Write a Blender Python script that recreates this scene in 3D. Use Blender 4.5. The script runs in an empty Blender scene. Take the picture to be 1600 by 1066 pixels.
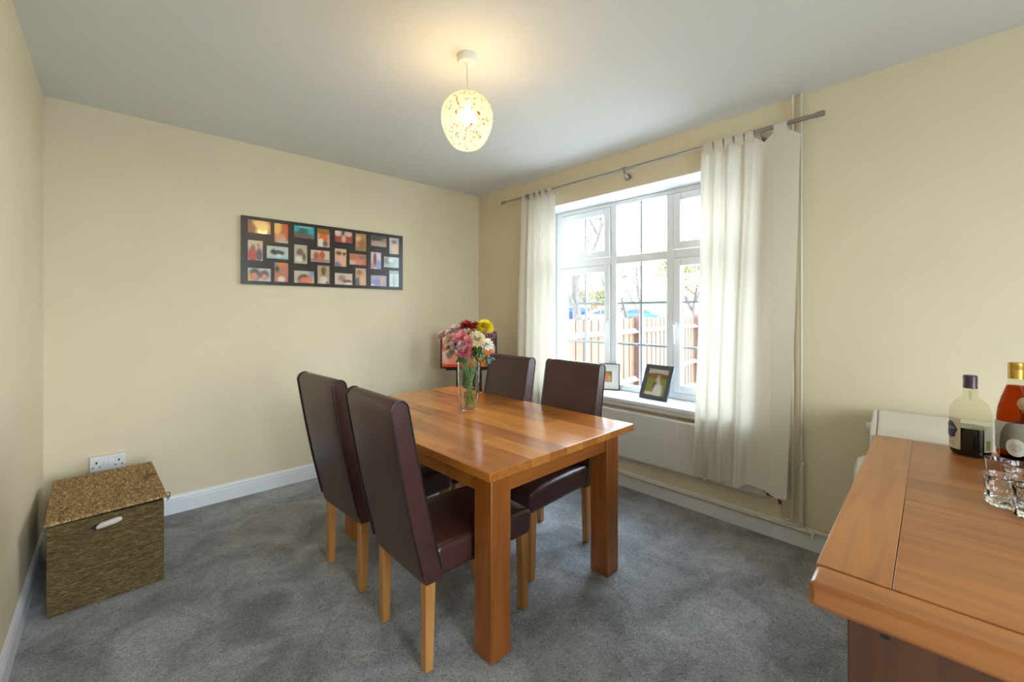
import bpy, bmesh, math, random
from mathutils import Vector, Matrix, noise
random.seed(7)
S = bpy.context.scene
COL = S.collection
PI = math.pi
R = math.radians

# ------------------------------------------------------------------ camera
FPX, HY, H = 668.0, 487.0, 1.40
TH = math.atan2(718.0, 668.0)
FW = Vector((math.cos(TH), math.sin(TH), 0)); RT = Vector((math.sin(TH), -math.cos(TH), 0))
cam = bpy.data.cameras.new('camera'); co = bpy.data.objects.new('camera', cam); COL.objects.link(co)
co.location = (0, 0, H)
co.rotation_euler = (PI/2, 0, math.atan2(FW.y, FW.x) - PI/2)
cam.sensor_width = 36; cam.lens = FPX/1600*36
cam.shift_y = (HY-533.0)/1600.0
cam.clip_start = .02; cam.clip_end = 300
S.camera = co

# ------------------------------------------------------------------ materials
MATS = {}
def newmat(name):
    m = bpy.data.materials.new(name); m.use_nodes = True
    nt = m.node_tree; nt.nodes.clear()
    out = nt.nodes.new('ShaderNodeOutputMaterial')
    return m, nt, out
def N(nt, t, **kw):
    n = nt.nodes.new(t)
    for k, v in kw.items():
        if k.startswith('i_'): n.inputs[k[2:].replace('_', ' ')].default_value = v
        else: setattr(n, k, v)
    return n
def L(nt, a, b): nt.links.new(a, b)
def rgba(c): return (c[0], c[1], c[2], 1.0)
def srgb(r, g, b):
    f = lambda v: ((v/255+.055)/1.055)**2.4 if v/255 > .04045 else v/255/12.92
    return (f(r), f(g), f(b))
def ramp(nt, stops):
    n = nt.nodes.new('ShaderNodeValToRGB'); cr = n.color_ramp
    while len(cr.elements) < len(stops): cr.elements.new(.5)
    for e, (p, c) in zip(cr.elements, stops): e.position = p; e.color = rgba(c)
    return n
def simple(name, c, rough=.5, metal=0, var=.06, scale=8, bump=0, bscale=60, coat=0, spec=.5, sheen=0, **kw):
    if name in MATS: return MATS[name]
    m, nt, out = newmat(name)
    p = N(nt, 'ShaderNodeBsdfPrincipled')
    p.inputs['Roughness'].default_value = rough; p.inputs['Metallic'].default_value = metal
    p.inputs['Coat Weight'].default_value = coat; p.inputs['Specular IOR Level'].default_value = spec
    p.inputs['Sheen Weight'].default_value = sheen
    tc = N(nt, 'ShaderNodeTexCoord')
    nz = N(nt, 'ShaderNodeTexNoise'); nz.inputs['Scale'].default_value = scale; nz.inputs['Detail'].default_value = 4
    L(nt, tc.outputs['Object'], nz.inputs['Vector'])
    rp = ramp(nt, [(.25, [v*(1-var) for v in c]), (.75, [min(1, v*(1+var)) for v in c])])
    L(nt, nz.outputs['Fac'], rp.inputs['Fac']); L(nt, rp.outputs['Color'], p.inputs['Base Color'])
    if bump:
        n2 = N(nt, 'ShaderNodeTexNoise'); n2.inputs['Scale'].default_value = bscale; n2.inputs['Detail'].default_value = 3
        L(nt, tc.outputs['Object'], n2.inputs['Vector'])
        b = N(nt, 'ShaderNodeBump'); b.inputs['Strength'].default_value = bump; b.inputs['Distance'].default_value = .004
        L(nt, n2.outputs['Fac'], b.inputs['Height']); L(nt, b.outputs['Normal'], p.inputs['Normal'])
    L(nt, p.outputs['BSDF'], out.inputs['Surface'])
    MATS[name] = m
    return m

def wood(name, light, dark, axis='Y', plank=.11, length=.9, rough=.35, grain=1.0, contrast=1.0):
    """Planks run along `axis` in object space; each stave its own tone."""
    m, nt, out = newmat(name)
    p = N(nt, 'ShaderNodeBsdfPrincipled'); p.inputs['Roughness'].default_value = rough
    p.inputs['Coat Weight'].default_value = .3; p.inputs['Coat Roughness'].default_value = .2
    tc = N(nt, 'ShaderNodeTexCoord'); mp = N(nt, 'ShaderNodeMapping')
    L(nt, tc.outputs['Object'], mp.inputs['Vector'])
    if axis == 'Y': mp.inputs['Rotation'].default_value = (0, 0, PI/2)
    if axis == 'Z': mp.inputs['Rotation'].default_value = (0, PI/2, 0)
    br = N(nt, 'ShaderNodeTexBrick')
    br.inputs['Color1'].default_value = (0, 0, 0, 1); br.inputs['Color2'].default_value = (1, 1, 1, 1)
    br.inputs['Mortar'].default_value = (.35, .35, .35, 1)
    br.inputs['Scale'].default_value = 1; br.inputs['Mortar Size'].default_value = .0006
    br.inputs['Brick Width'].default_value = length; br.inputs['Row Height'].default_value = plank
    br.offset = .37
    L(nt, mp.outputs['Vector'], br.inputs['Vector'])
    # stretched grain
    m2 = N(nt, 'ShaderNodeMapping'); m2.inputs['Scale'].default_value = (1.2, 16, 16)
    L(nt, mp.outputs['Vector'], m2.inputs['Vector'])
    off = N(nt, 'ShaderNodeVectorMath', operation='ADD')
    sc = N(nt, 'ShaderNodeVectorMath', operation='SCALE'); sc.inputs['Scale'].default_value = 7
    L(nt, br.outputs['Color'], sc.inputs[0]); L(nt, m2.outputs['Vector'], off.inputs[0]); L(nt, sc.outputs[0], off.inputs[1])
    g = N(nt, 'ShaderNodeTexNoise'); g.inputs['Scale'].default_value = 2.2; g.inputs['Detail'].default_value = 7; g.inputs['Distortion'].default_value = .6
    L(nt, off.outputs[0], g.inputs['Vector'])
    g2 = N(nt, 'ShaderNodeTexNoise'); g2.inputs['Scale'].default_value = 1.6; g2.inputs['Detail'].default_value = 2
    L(nt, mp.outputs['Vector'], g2.inputs['Vector'])
    a = N(nt, 'ShaderNodeMath', operation='MULTIPLY_ADD'); a.inputs[1].default_value = .42*contrast; a.inputs[2].default_value = .5-.21*contrast
    L(nt, br.outputs['Color'], a.inputs[0])
    b = N(nt, 'ShaderNodeMath', operation='MULTIPLY_ADD'); b.inputs[1].default_value = .75*grain; b.inputs[2].default_value = -.375*grain
    L(nt, g.outputs['Fac'], b.inputs[0])
    c = N(nt, 'ShaderNodeMath', operation='ADD'); L(nt, a.outputs[0], c.inputs[0]); L(nt, b.outputs[0], c.inputs[1])
    d = N(nt, 'ShaderNodeMath', operation='MULTIPLY_ADD'); d.inputs[1].default_value = .5; d.inputs[2].default_value = -.25
    L(nt, g2.outputs['Fac'], d.inputs[0])
    e = N(nt, 'ShaderNodeMath', operation='ADD'); L(nt, c.outputs[0], e.inputs[0]); L(nt, d.outputs[0], e.inputs[1])
    rp = ramp(nt, [(.1, dark), (.85, light)])
    L(nt, e.outputs[0], rp.inputs['Fac']); L(nt, rp.outputs['Color'], p.inputs['Base Color'])
    bm = N(nt, 'ShaderNodeBump'); bm.inputs['Strength'].default_value = .12; bm.inputs['Distance'].default_value = .002
    L(nt, g.outputs['Fac'], bm.inputs['Height']); L(nt, bm.outputs['Normal'], p.inputs['Normal'])
    L(nt, p.outputs['BSDF'], out.inputs['Surface'])
    MATS[name] = m
    return m

WALLC = (.745, .645, .455)
wall_m = simple('wall_paint', WALLC, rough=.75, var=.02, scale=3, bump=.05, bscale=120)
ceil_m = simple('ceiling_paint', (.74, .725, .68), rough=.9, var=.015, scale=2, bump=.05, bscale=90)
trim_m = simple('trim_gloss_white', (.78, .80, .83), rough=.3, var=.01)
upvc = simple('upvc_white', (.86, .87, .88), rough=.28, var=.01)
barm = simple('glazing_bar_grey', (.42, .50, .56), rough=.35, var=.02)
steel = simple('brushed_nickel', (.42, .40, .38), rough=.28, metal=1, var=.05)
pipe_m = simple('painted_pipe', (.68, .62, .48), rough=.4, var=.02)
rad_m = simple('radiator_enamel', (.66, .63, .56), rough=.35, var=.015)
brass_m = simple('tarnished_copper', (.22, .12, .07), rough=.4, metal=1, var=.2, scale=40)
black_m = simple('satin_black', (.008, .008, .008), rough=.45, var=.1)
board_m = simple('dark_brown_frame', (.022, .014, .012), rough=.3, var=.15)
white_pl = simple('white_plastic', (.75, .75, .76), rough=.35, var=.01)
machine_m = simple('white_enamel', (.74, .71, .66), rough=.3, var=.01)
slot_m = simple('dark_slot', (.02, .02, .025), rough=.6, var=.1)

leather = simple('brown_leather', (.058, .021, .018), rough=.28, var=.35, scale=5, bump=.25, bscale=260, spec=.6, coat=.1)
piping_m = simple('dark_piping', (.012, .006, .006), rough=.4, var=.1)
oak_table = wood('honey_oak_planks', srgb(226, 148, 68), srgb(136, 68, 18), 'Y', .118, .95, rough=.24, contrast=1.15, grain=.8)
oak_leg = wood('honey_oak_upright', srgb(182, 108, 40), srgb(120, 60, 14), 'Z', .5, 3, rough=.38)
oak_rail_x = wood('honey_oak_rail', srgb(202, 122, 48), srgb(134, 70, 20), 'X', .5, 3, rough=.38)
chair_leg_m = wood('light_oak_leg', srgb(214, 158, 88), srgb(160, 102, 44), 'Z', .5, 3, rough=.42)
side_top = wood('sideboard_oak_planks', srgb(206, 134, 66), srgb(132, 72, 26), 'Y', .30, 2.4, rough=.4, contrast=.7)
side_end = wood('sideboard_oak_end_board', srgb(206, 136, 70), srgb(136, 76, 30), 'X', .5, 3, rough=.4, contrast=.3)
side_body_shaded = wood('sideboard_oak_body_shaded', srgb(112, 60, 16), srgb(62, 30, 6), 'Z', .3, 3, rough=.45)  # oak darkened below the top: shade on the sides put into the colour

def carpet_material():
    m, nt, out = newmat('grey_carpet')
    p = N(nt, 'ShaderNodeBsdfPrincipled'); p.inputs['Roughness'].default_value = .95
    p.inputs['Specular IOR Level'].default_value = .1; p.inputs['Sheen Weight'].default_value = .35; p.inputs['Sheen Roughness'].default_value = .5
    tc = N(nt, 'ShaderNodeTexCoord')
    big = N(nt, 'ShaderNodeTexNoise'); big.inputs['Scale'].default_value = 3.4; big.inputs['Detail'].default_value = 5; big.inputs['Distortion'].default_value = .9; big.inputs['Roughness'].default_value = .6
    L(nt, tc.outputs['Object'], big.inputs['Vector'])
    fine = N(nt, 'ShaderNodeTexNoise'); fine.inputs['Scale'].default_value = 75; fine.inputs['Detail'].default_value = 3; fine.inputs['Distortion'].default_value = 2.2
    L(nt, tc.outputs['Object'], fine.inputs['Vector'])
    r1 = ramp(nt, [(.34, (.20, .198, .205)), (.5, (.32, .32, .33)), (.66, (.46, .46, .475))])
    L(nt, big.outputs['Fac'], r1.inputs['Fac'])
    r2 = ramp(nt, [(.36, (.50, .49, .49)), (.5, (.92, .92, .92)), (.64, (1, 1, 1))])
    L(nt, fine.outputs['Fac'], r2.inputs['Fac'])
    mx = N(nt, 'ShaderNodeMix', data_type='RGBA', blend_type='MULTIPLY'); mx.inputs[0].default_value = 1
    L(nt, r1.outputs['Color'], mx.inputs[6]); L(nt, r2.outputs['Color'], mx.inputs[7])
    fl = ramp(nt, [(.6, (0, 0, 0)), (.7, (.19, .18, .15))])
    L(nt, fine.outputs['Fac'], fl.inputs['Fac'])
    ad = N(nt, 'ShaderNodeMix', data_type='RGBA', blend_type='ADD'); ad.inputs[0].default_value = 1
    L(nt, mx.outputs[2], ad.inputs[6]); L(nt, fl.outputs['Color'], ad.inputs[7])
    L(nt, ad.outputs[2], p.inputs['Base Color'])
    b = N(nt, 'ShaderNodeBump'); b.inputs['Strength'].default_value = .7; b.inputs['Distance'].default_value = .01
    L(nt, fine.outputs['Fac'], b.inputs['Height']); L(nt, b.outputs['Normal'], p.inputs['Normal'])
    L(nt, p.outputs['BSDF'], out.inputs['Surface'])
    return m
carpet = carpet_material()

def pane_material():
    m, nt, out = newmat('window_glass')
    tr = N(nt, 'ShaderNodeBsdfTransparent'); tr.inputs['Color'].default_value = (.96, .98, .98, 1)
    gl = N(nt, 'ShaderNodeBsdfGlossy'); gl.inputs['Roughness'].default_value = .02
    fr = N(nt, 'ShaderNodeFresnel'); fr.inputs['IOR'].default_value = 1.45
    nz = N(nt, 'ShaderNodeTexNoise'); nz.inputs['Scale'].default_value = 2
    b = N(nt, 'ShaderNodeBump'); b.inputs['Strength'].default_value = .02
    L(nt, nz.outputs['Fac'], b.inputs['Height']); L(nt, b.outputs['Normal'], gl.inputs['Normal'])
    ge = N(nt, 'ShaderNodeNewGeometry'); iv = N(nt, 'ShaderNodeMath', operation='SUBTRACT'); iv.inputs[0].default_value = 1; L(nt, ge.outputs['Backfacing'], iv.inputs[1]); mu = N(nt, 'ShaderNodeMath', operation='MULTIPLY'); L(nt, iv.outputs[0], mu.inputs[0]); L(nt, fr.outputs[0], mu.inputs[1]); mx = N(nt, 'ShaderNodeMixShader'); L(nt, mu.outputs[0], mx.inputs[0]); L(nt, tr.outputs[0], mx.inputs[1]); L(nt, gl.outputs[0], mx.inputs[2])
    L(nt, mx.outputs[0], out.inputs['Surface'])
    return m
glass_pane = pane_material()

def clear_glass(name, c=(.97, .99, .98), rough=0.0, ior=1.45, bump=0, scale=20):
    m, nt, out = newmat(name)
    p = N(nt, 'ShaderNodeBsdfPrincipled'); p.inputs['Transmission Weight'].default_value = 1
    p.inputs['Base Color'].default_value = rgba(c); p.inputs['Roughness'].default_value = rough; p.inputs['IOR'].default_value = ior
    if bump:
        tc = N(nt, 'ShaderNodeTexCoord')
        v = N(nt, 'ShaderNodeTexVoronoi'); v.inputs['Scale'].default_value = scale; L(nt, tc.outputs['Object'], v.inputs['Vector'])
        b = N(nt, 'ShaderNodeBump'); b.inputs['Strength'].default_value = bump; b.inputs['Distance'].default_value = .01
        L(nt, v.outputs['Distance'], b.inputs['Height']); L(nt, b.outputs['Normal'], p.inputs['Normal'])
    L(nt, p.outputs['BSDF'], out.inputs['Surface'])
    return m
vase_glass = clear_glass('vase_glass', ior=1.3, bump=.1, scale=18)
def thin_glass(name, tint, bump=0):
    m, nt, out = newmat(name)
    tr = N(nt, 'ShaderNodeBsdfTransparent'); tr.inputs['Color'].default_value = rgba(tint)
    gl = N(nt, 'ShaderNodeBsdfGlossy'); gl.inputs['Roughness'].default_value = .04
    fr = N(nt, 'ShaderNodeLayerWeight'); fr.inputs['Blend'].default_value = .12
    tc = N(nt, 'ShaderNodeTexCoord'); nz = N(nt, 'ShaderNodeTexNoise'); nz.inputs['Scale'].default_value = 30; L(nt, tc.outputs['Object'], nz.inputs['Vector'])
    b = N(nt, 'ShaderNodeBump'); b.inputs['Strength'].default_value = .08+bump; b.inputs['Distance'].default_value = .01
    L(nt, nz.outputs['Fac'], b.inputs['Height']); L(nt, b.outputs['Normal'], gl.inputs['Normal'])
    mx = N(nt, 'ShaderNodeMixShader'); ge = N(nt, 'ShaderNodeNewGeometry'); iv = N(nt, 'ShaderNodeMath', operation='SUBTRACT'); iv.inputs[0].default_value = .55; L(nt, ge.outputs['Backfacing'], iv.inputs[1]); mu = N(nt, 'ShaderNodeMath', operation='MULTIPLY', use_clamp=True); L(nt, iv.outputs[0], mu.inputs[0]); L(nt, fr.outputs['Fresnel'], mu.inputs[1]); L(nt, mu.outputs[0], mx.inputs[0]); L(nt, tr.outputs[0], mx.inputs[1]); L(nt, gl.outputs[0], mx.inputs[2])
    L(nt, mx.outputs[0], out.inputs['Surface'])
    return m
bottle_glass = thin_glass('bottle_glass', (.93, .93, .86))
decanter_glass = thin_glass('smoky_glass', (.62, .60, .57), .25)
crystal = clear_glass('cut_crystal', ior=1.4, bump=.35, scale=55)

def curtain_material():
    m, nt, out = newmat('cream_curtain_cloth')
    d = N(nt, 'ShaderNodeBsdfDiffuse'); t = N(nt, 'ShaderNodeBsdfTranslucent')
    tc = N(nt, 'ShaderNodeTexCoord'); nz = N(nt, 'ShaderNodeTexNoise'); nz.inputs['Scale'].default_value = 260; nz.inputs['Detail'].default_value = 2
    L(nt, tc.outputs['Object'], nz.inputs['Vector'])
    rp = ramp(nt, [(.3, (.76, .71, .61)), (.7, (.86, .81, .71))]); L(nt, nz.outputs['Fac'], rp.inputs['Fac'])
    L(nt, rp.outputs['Color'], d.inputs['Color']); t.inputs['Color'].default_value = (.80, .74, .62, 1)
    b = N(nt, 'ShaderNodeBump'); b.inputs['Strength'].default_value = .12; b.inputs['Distance'].default_value = .002
    L(nt, nz.outputs['Fac'], b.inputs['Height']); L(nt, b.outputs['Normal'], d.inputs['Normal'])
    mx = N(nt, 'ShaderNodeMixShader'); mx.inputs[0].default_value = .25
    L(nt, d.outputs[0], mx.inputs[1]); L(nt, t.outputs[0], mx.inputs[2]); L(nt, mx.outputs[0], out.inputs['Surface'])
    return m
curtain_m = curtain_material()

def seagrass(name, c1, c2, vertical=False):
    m, nt, out = newmat(name)
    p = N(nt, 'ShaderNodeBsdfPrincipled'); p.inputs['Roughness'].default_value = .75
    tc = N(nt, 'ShaderNodeTexCoord'); mp = N(nt, 'ShaderNodeMapping')
    mp.inputs['Scale'].default_value = (70, 22, 22) if vertical else (16, 16, 90)
    L(nt, tc.outputs['Object'], mp.inputs['Vector'])
    nz = N(nt, 'ShaderNodeTexNoise'); nz.inputs['Scale'].default_value = 1.6; nz.inputs['Detail'].default_value = 4; nz.inputs['Distortion'].default_value = 1.6
    L(nt, mp.outputs['Vector'], nz.inputs['Vector'])
    rp = ramp(nt, [(.32, [v*.35 for v in c1]), (.5, c1), (.68, c2)]); L(nt, nz.outputs['Fac'], rp.inputs['Fac'])
    L(nt, rp.outputs['Color'], p.inputs['Base Color'])
    b = N(nt, 'ShaderNodeBump'); b.inputs['Strength'].default_value = .9; b.inputs['Distance'].default_value = .008
    L(nt, nz.outputs['Fac'], b.inputs['Height']); L(nt, b.outputs['Normal'], p.inputs['Normal'])
    L(nt, p.outputs['BSDF'], out.inputs['Surface'])
    return m
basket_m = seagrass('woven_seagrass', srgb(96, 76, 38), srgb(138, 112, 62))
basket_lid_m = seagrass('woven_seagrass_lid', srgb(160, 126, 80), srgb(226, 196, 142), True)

def vcol_material(name, rough=.3, coat=0):
    m, nt, out = newmat(name)
    p = N(nt, 'ShaderNodeBsdfPrincipled'); p.inputs['Roughness'].default_value = rough; p.inputs['Coat Weight'].default_value = coat
    a = N(nt, 'ShaderNodeVertexColor'); a.layer_name = 'print'
    L(nt, a.outputs['Color'], p.inputs['Base Color']); L(nt, p.outputs['BSDF'], out.inputs['Surface'])
    return m
print_m = vcol_material('printed_paper', .25, .3)

# ------------------------------------------------------------------ object helpers
def tag(o, label=None, cat=None, group=None, kind=None):
    if label: o['label'] = label
    if cat: o['category'] = cat
    if group: o['group'] = group
    if kind: o['kind'] = kind
    return o
def empty(name, loc=(0, 0, 0), rz=0):
    o = bpy.data.objects.new(name, None); COL.objects.link(o); o.location = loc; o.rotation_euler = (0, 0, rz)
    o.empty_display_size = .05
    return o
def obj(name, bm, mat, parent=None, smooth=False, bevel=0, seg=2, loc=None, angle=40):
    me = bpy.data.meshes.new(name)
    bmesh.ops.recalc_face_normals(bm, faces=bm.faces)
    bm.to_mesh(me); bm.free()
    me.materials.append(mat)
    o = bpy.data.objects.new(name, me); COL.objects.link(o)
    if parent: o.parent = parent
    if loc: o.location = loc
    if bevel:
        b = o.modifiers.new('bevel', 'BEVEL'); b.width = bevel; b.segments = seg; b.limit_method = 'ANGLE'; b.angle_limit = R(angle)
        b.harden_normals = False
    if smooth or bevel:
        for p in me.polygons: p.use_smooth = True
        try:
            me.set_sharp_from_angle(angle=R(38))
        except Exception: pass
    return o
def copy_tree(o, parent=None):
    c = o.copy(); COL.objects.link(c); c.parent = parent
    for ch in list(o.children): copy_tree(ch, c)
    return c
def box(bm, x0, x1, y0, y1, z0, z1, M=None):
    vs = [bm.verts.new(Vector(p)) for p in ((x0,y0,z0),(x1,y0,z0),(x1,y1,z0),(x0,y1,z0),(x0,y0,z1),(x1,y0,z1),(x1,y1,z1),(x0,y1,z1))]
    for f in ((0,3,2,1),(4,5,6,7),(0,1,5,4),(1,2,6,5),(2,3,7,6),(3,0,4,7)): bm.faces.new([vs[i] for i in f])
    if M is not None:
        for v in vs: v.co = M @ v.co
    return bm
def BX(*a, M=None):
    bm = bmesh.new(); return box(bm, *a, M=M)
def tube(bm, pts, rad, n=10, cap=True):
    pts = [Vector(p) for p in pts]
    rads = rad if isinstance(rad, (list, tuple)) else [rad]*len(pts)
    rings = []; up = None
    for i, p in enumerate(pts):
        d = (pts[min(i+1, len(pts)-1)] - pts[max(i-1, 0)]).normalized()
        if up is None: up = d.orthogonal().normalized()
        else:
            up = (up - d*up.dot(d))
            up = up.normalized() if up.length > 1e-6 else d.orthogonal().normalized()
        w = d.cross(up)
        rings.append([bm.verts.new(p + (up*math.cos(2*PI*k/n) + w*math.sin(2*PI*k/n))*rads[i]) for k in range(n)])
    for a, b in zip(rings, rings[1:]):
        for k in range(n): bm.faces.new((a[k], a[(k+1) % n], b[(k+1) % n], b[k]))
    if cap:
        bm.faces.new(rings[0][::-1]); bm.faces.new(rings[-1])
    return bm
def TB(pts, rad, n=10): return tube(bmesh.new(), pts, rad, n)
def lathe(bm, prof, n=32, c=(0, 0), sq=0.0, rot=0):
    """prof: list of (r,z). sq>0 squares the section off."""
    rings = []
    for r, z in prof:
        ring = []
        for k in range(n):
            a = 2*PI*k/n
            if sq:
                e = 2+sq*6
                s = (abs(math.cos(a))**e + abs(math.sin(a))**e)**(-1/e)
            else: s = 1
            ring.append(bm.verts.new((c[0]+r*s*math.cos(a+rot), c[1]+r*s*math.sin(a+rot), z)))
        rings.append(ring)
    for a, b in zip(rings, rings[1:]):
        for k in range(n): bm.faces.new((a[k], a[(k+1) % n], b[(k+1) % n], b[k]))
    for ring, fl in ((rings[0], True), (rings[-1], False)):
        if max((v.co.xy - Vector(c)).length for v in ring) > 1e-4: bm.faces.new(ring[::-1] if fl else ring)
    bmesh.ops.remove_doubles(bm, verts=bm.verts, dist=1e-6)
    return bm
def LT(prof, n=32, c=(0, 0), sq=0.0, rot=0): return lathe(bmesh.new(), prof, n, c, sq, rot)
def arc(p0, c, p1, n=6):
    """quadratic bend points"""
    p0, c, p1 = Vector(p0), Vector(c), Vector(p1)
    return [(1-t)**2*p0 + 2*t*(1-t)*c + t*t*p1 for t in [i/n for i in range(n+1)]]
def at(x, y, depth):
    """a point seen at pixel x,y of the photo, `depth` metres along the camera axis"""
    return Vector((0, 0, H)) + FW*depth + RT*((x-800)/FPX*depth) + Vector((0, 0, (HY-y)/FPX*depth))

# ------------------------------------------------------------------ room
XL, XB, YA, YB, ZC = -.31, 3.0, 3.775, -2.2, 2.69
struct = lambda o, label, cat: tag(o, label, cat, kind='structure')
struct(obj('floor', BX(XL-.1, XB+.0, YB, YA+.0, -.06, 0), carpet), 'grey mottled short pile carpet covering the whole floor', 'carpet')
struct(obj('ceiling', BX(XL-.3, XB+.38, YB-.2, YA+.2, ZC, ZC+.25), ceil_m), 'plain off-white painted ceiling with the pendant lamp', 'ceiling')
struct(obj('wall_back', BX(XL-.3, XB+.38, YA, YA+.2, -.06, ZC), wall_m), 'cream wall that carries the photo collage', 'wall')
BX0, BX1, BZ = .10, 1.65, 2.35
bm = bmesh.new(); box(bm, XL-.3, BX0, YB-.2, YB, -.06, ZC); box(bm, BX1, XB+.38, YB-.2, YB, -.06, ZC); box(bm, BX0, BX1, YB-.2, YB, BZ, ZC)
struct(obj('wall_behind', bm, wall_m), 'cream wall behind the camera with an opening added for daylight', 'wall')
d2 = struct(empty('door_daylight_added', ((BX0+BX1)/2, YB-.1, 0)), 'unseen white glazed doors added behind the camera to let in daylight', 'door')  # doors are unseen, added so skylight reaches the room from behind
bm = bmesh.new(); hb_ = (BX1-BX0)/2
for a in (-hb_, -.03, hb_-.06): box(bm, a, a+.06, -.03, .03, 0, BZ)
for a, e_ in ((-hb_+.06, -.03), (.03, hb_-.06)):
    box(bm, a, e_, -.029, .029, 0, .06); box(bm, a, e_, -.029, .029, BZ-.06, BZ)
obj('door_frame', bm, upvc, d2, bevel=.004)
for a, e_ in ((-hb_+.06, -.03), (.03, hb_-.06)): obj('pane', BX(a, e_, -.006, .006, .06, BZ-.06), glass_pane, d2)
WY0, WY1, WZ0, WZ1 = .965, 2.86, .675, 2.385
bm = bmesh.new()
XO = XB+.36
box(bm, XB, XO, YB, WY0, -.06, ZC); box(bm, XB, XO, WY1, YA, -.06, ZC)
box(bm, XB, XO, WY0, WY1, -.06, WZ0); box(bm, XB, XO, WY0, WY1, WZ1, ZC)
struct(obj('wall_right', bm, wall_m), 'cream wall holding the window and radiator', 'wall')
# smooth white lining of the reveal
bm = bmesh.new()
box(bm, XB+.002, XO-.09, WY0, WY1, WZ1-.004, WZ1+.0); box(bm, XB+.002, XO-.09, WY0, WY0+.004, WZ0, WZ1); box(bm, XB+.002, XO-.09, WY1-.004, WY1, WZ0, WZ1)
struct(obj('trim_1', bm, simple('reveal_white', (.78, .79, .80), rough=.6, var=.01)), 'white painted reveal lining around the window', 'reveal')
struct(obj('wall_left', BX(XL-.25, XL, YB, YA, -.06, ZC), wall_m), 'cream wall along the left edge of the photo', 'wall')

def skirting(name, p0, p1, nrm, label):
    """profiled board along p0->p1, nrm points into the room"""
    p0, p1, nrm = Vector(p0), Vector(p1), Vector(nrm)
    prof = [(0, 0), (.016, 0), (.016, .088), (.013, .094), (.013, .099), (.016, .103), (.012, .114), (.006, .121), (0, .124)]
    bm = bmesh.new()
    rows = []
    for p in (p0, p1): rows.append([bm.verts.new(p + nrm*a + Vector((0, 0, b))) for a, b in prof])
    n = len(prof)
    for k in range(n-1): bm.faces.new((rows[0][k], rows[0][k+1], rows[1][k+1], rows[1][k]))
    bm.faces.new(rows[0][::-1]); bm.faces.new(rows[1])
    struct(obj(name, bm, trim_m, smooth=False), label, 'skirting board')
skirting('baseboard_back', (XL, YA, 0), (XB, YA, 0), (0, -1, 0), 'white moulded skirting board under the photo collage wall')
skirting('baseboard_left', (XL, YB, 0), (XL, YA-.017, 0), (1, 0, 0), 'white skirting board along the left wall beside the basket')
skirting('baseboard_right', (XB, YB, 0), (XB, YA-.017, 0), (-1, 0, 0), 'cream skirting board under the radiator')

# ------------------------------------------------------------------ window
w1 = struct(empty('window_1', (3.27, (WY0+WY1)/2, WZ0)), 'white casement window with thin grey glazing bars', 'window')
WC = (WY0+WY1)/2
def wb(x0, x1, y0, y1, z0, z1, bm=None):
    bm = bm or bmesh.new(); return box(bm, x0-3.27, x1-3.27, y0-WC, y1-WC, z0-WZ0, z1-WZ0)
bm = bmesh.new()
FT, FB = WZ1-.004, .705
wb(3.27, 3.34, 2.80, 2.856, FB, FT, bm); wb(3.27, 3.34, WY0+.004, 1.025, FB, FT, bm)
wb(3.27, 3.34, 1.025, 2.80, FT-.04, FT, bm); wb(3.27, 3.34, 1.025, 2.80, FB, .755, bm)
wb(3.268, 3.34, 2.15, 2.21, .755, FT-.04, bm); wb(3.268, 3.34, 1.62, 1.68, .755, FT-.04, bm)
for a, b in ((2.21, 2.80), (1.68, 2.15), (1.025, 1.62)): wb(3.27, 3.34, a, b, 1.823, 1.893, bm)
obj('window_frame', bm, upvc, w1, bevel=.006, seg=2)
def casement(y0, y1, z0, z1, hb):
    t = .062; bm = bmesh.new()
    x0, x1 = 3.255, 3.325
    wb(x0, x1, y0+.004, y0+t, z0+.004, z1-.004, bm); wb(x0, x1, y1-t, y1-.004, z0+.004, z1-.004, bm)
    wb(x0, x1, y0+t, y1-t, z0+.004, z0+t, bm); wb(x0, x1, y0+t, y1-t, z1-t, z1-.004, bm)
    s = obj('casement', bm, upvc, w1, bevel=.007, seg=2)
    glaze(y0+t, y1-t, z0+t, z1-t, hb, s)
    return s
def glaze(y0, y1, z0, z1, hb, par):
    obj('pane', wb(3.296, 3.300, y0, y1, z0, z1), glass_pane, par)
    bm = bmesh.new(); c = (y0+y1)/2
    wb(3.286, 3.306, c-.009, c+.009, z0, z1, bm)
    for z in hb: wb(3.287, 3.305, y0, y1, z-.009, z+.009, bm)
    obj('glazing_bar', bm, barm, par)
HB = (1.475, 1.115)
casement(2.21, 2.80, 1.893, FT-.04, ())
casement(1.03, 1.62, 1.893, FT-.04, ())
cl_ = casement(2.21, 2.80, .755, 1.823, HB)
cr_ = casement(1.03, 1.62, .755, 1.823, HB)
glaze(1.68, 2.15, 1.893, FT-.04, (), w1)
glaze(1.68, 2.15, .755, 1.823, HB, w1)
def whandle(y, z, par, flip=1):
    bm = bmesh.new()
    wb(3.240, 3.256, y-.014, y+.014, z-.03, z+.03, bm)
    tube(bm, [(3.225-3.27, y-WC, z+.01-WZ0), (3.218-3.27, y-WC-.004*flip, z-.04-WZ0), (3.215-3.27, y-WC-.010*flip, z-.14-WZ0)], [.011, .009, .006], 8)
    tube(bm, [(3.25-3.27, y-WC, z-WZ0), (3.222-3.27, y-WC, z-WZ0)], .009, 8)
    obj('window_handle', bm, upvc, par, smooth=True)
whandle(2.24, 1.285, cl_, -1); whandle(1.60, 1.285, cr_, 1)
bm = bmesh.new(); wb(3.235, 3.256, 2.45, 2.53, 1.925, 1.945, bm); tube(bm, [(3.235-3.27, 2.52-WC, 1.93-WZ0), (3.225-3.27, 2.42-WC, 1.925-WZ0)], .008, 8)
obj('window_handle', bm, upvc, w1, smooth=True)
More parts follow.
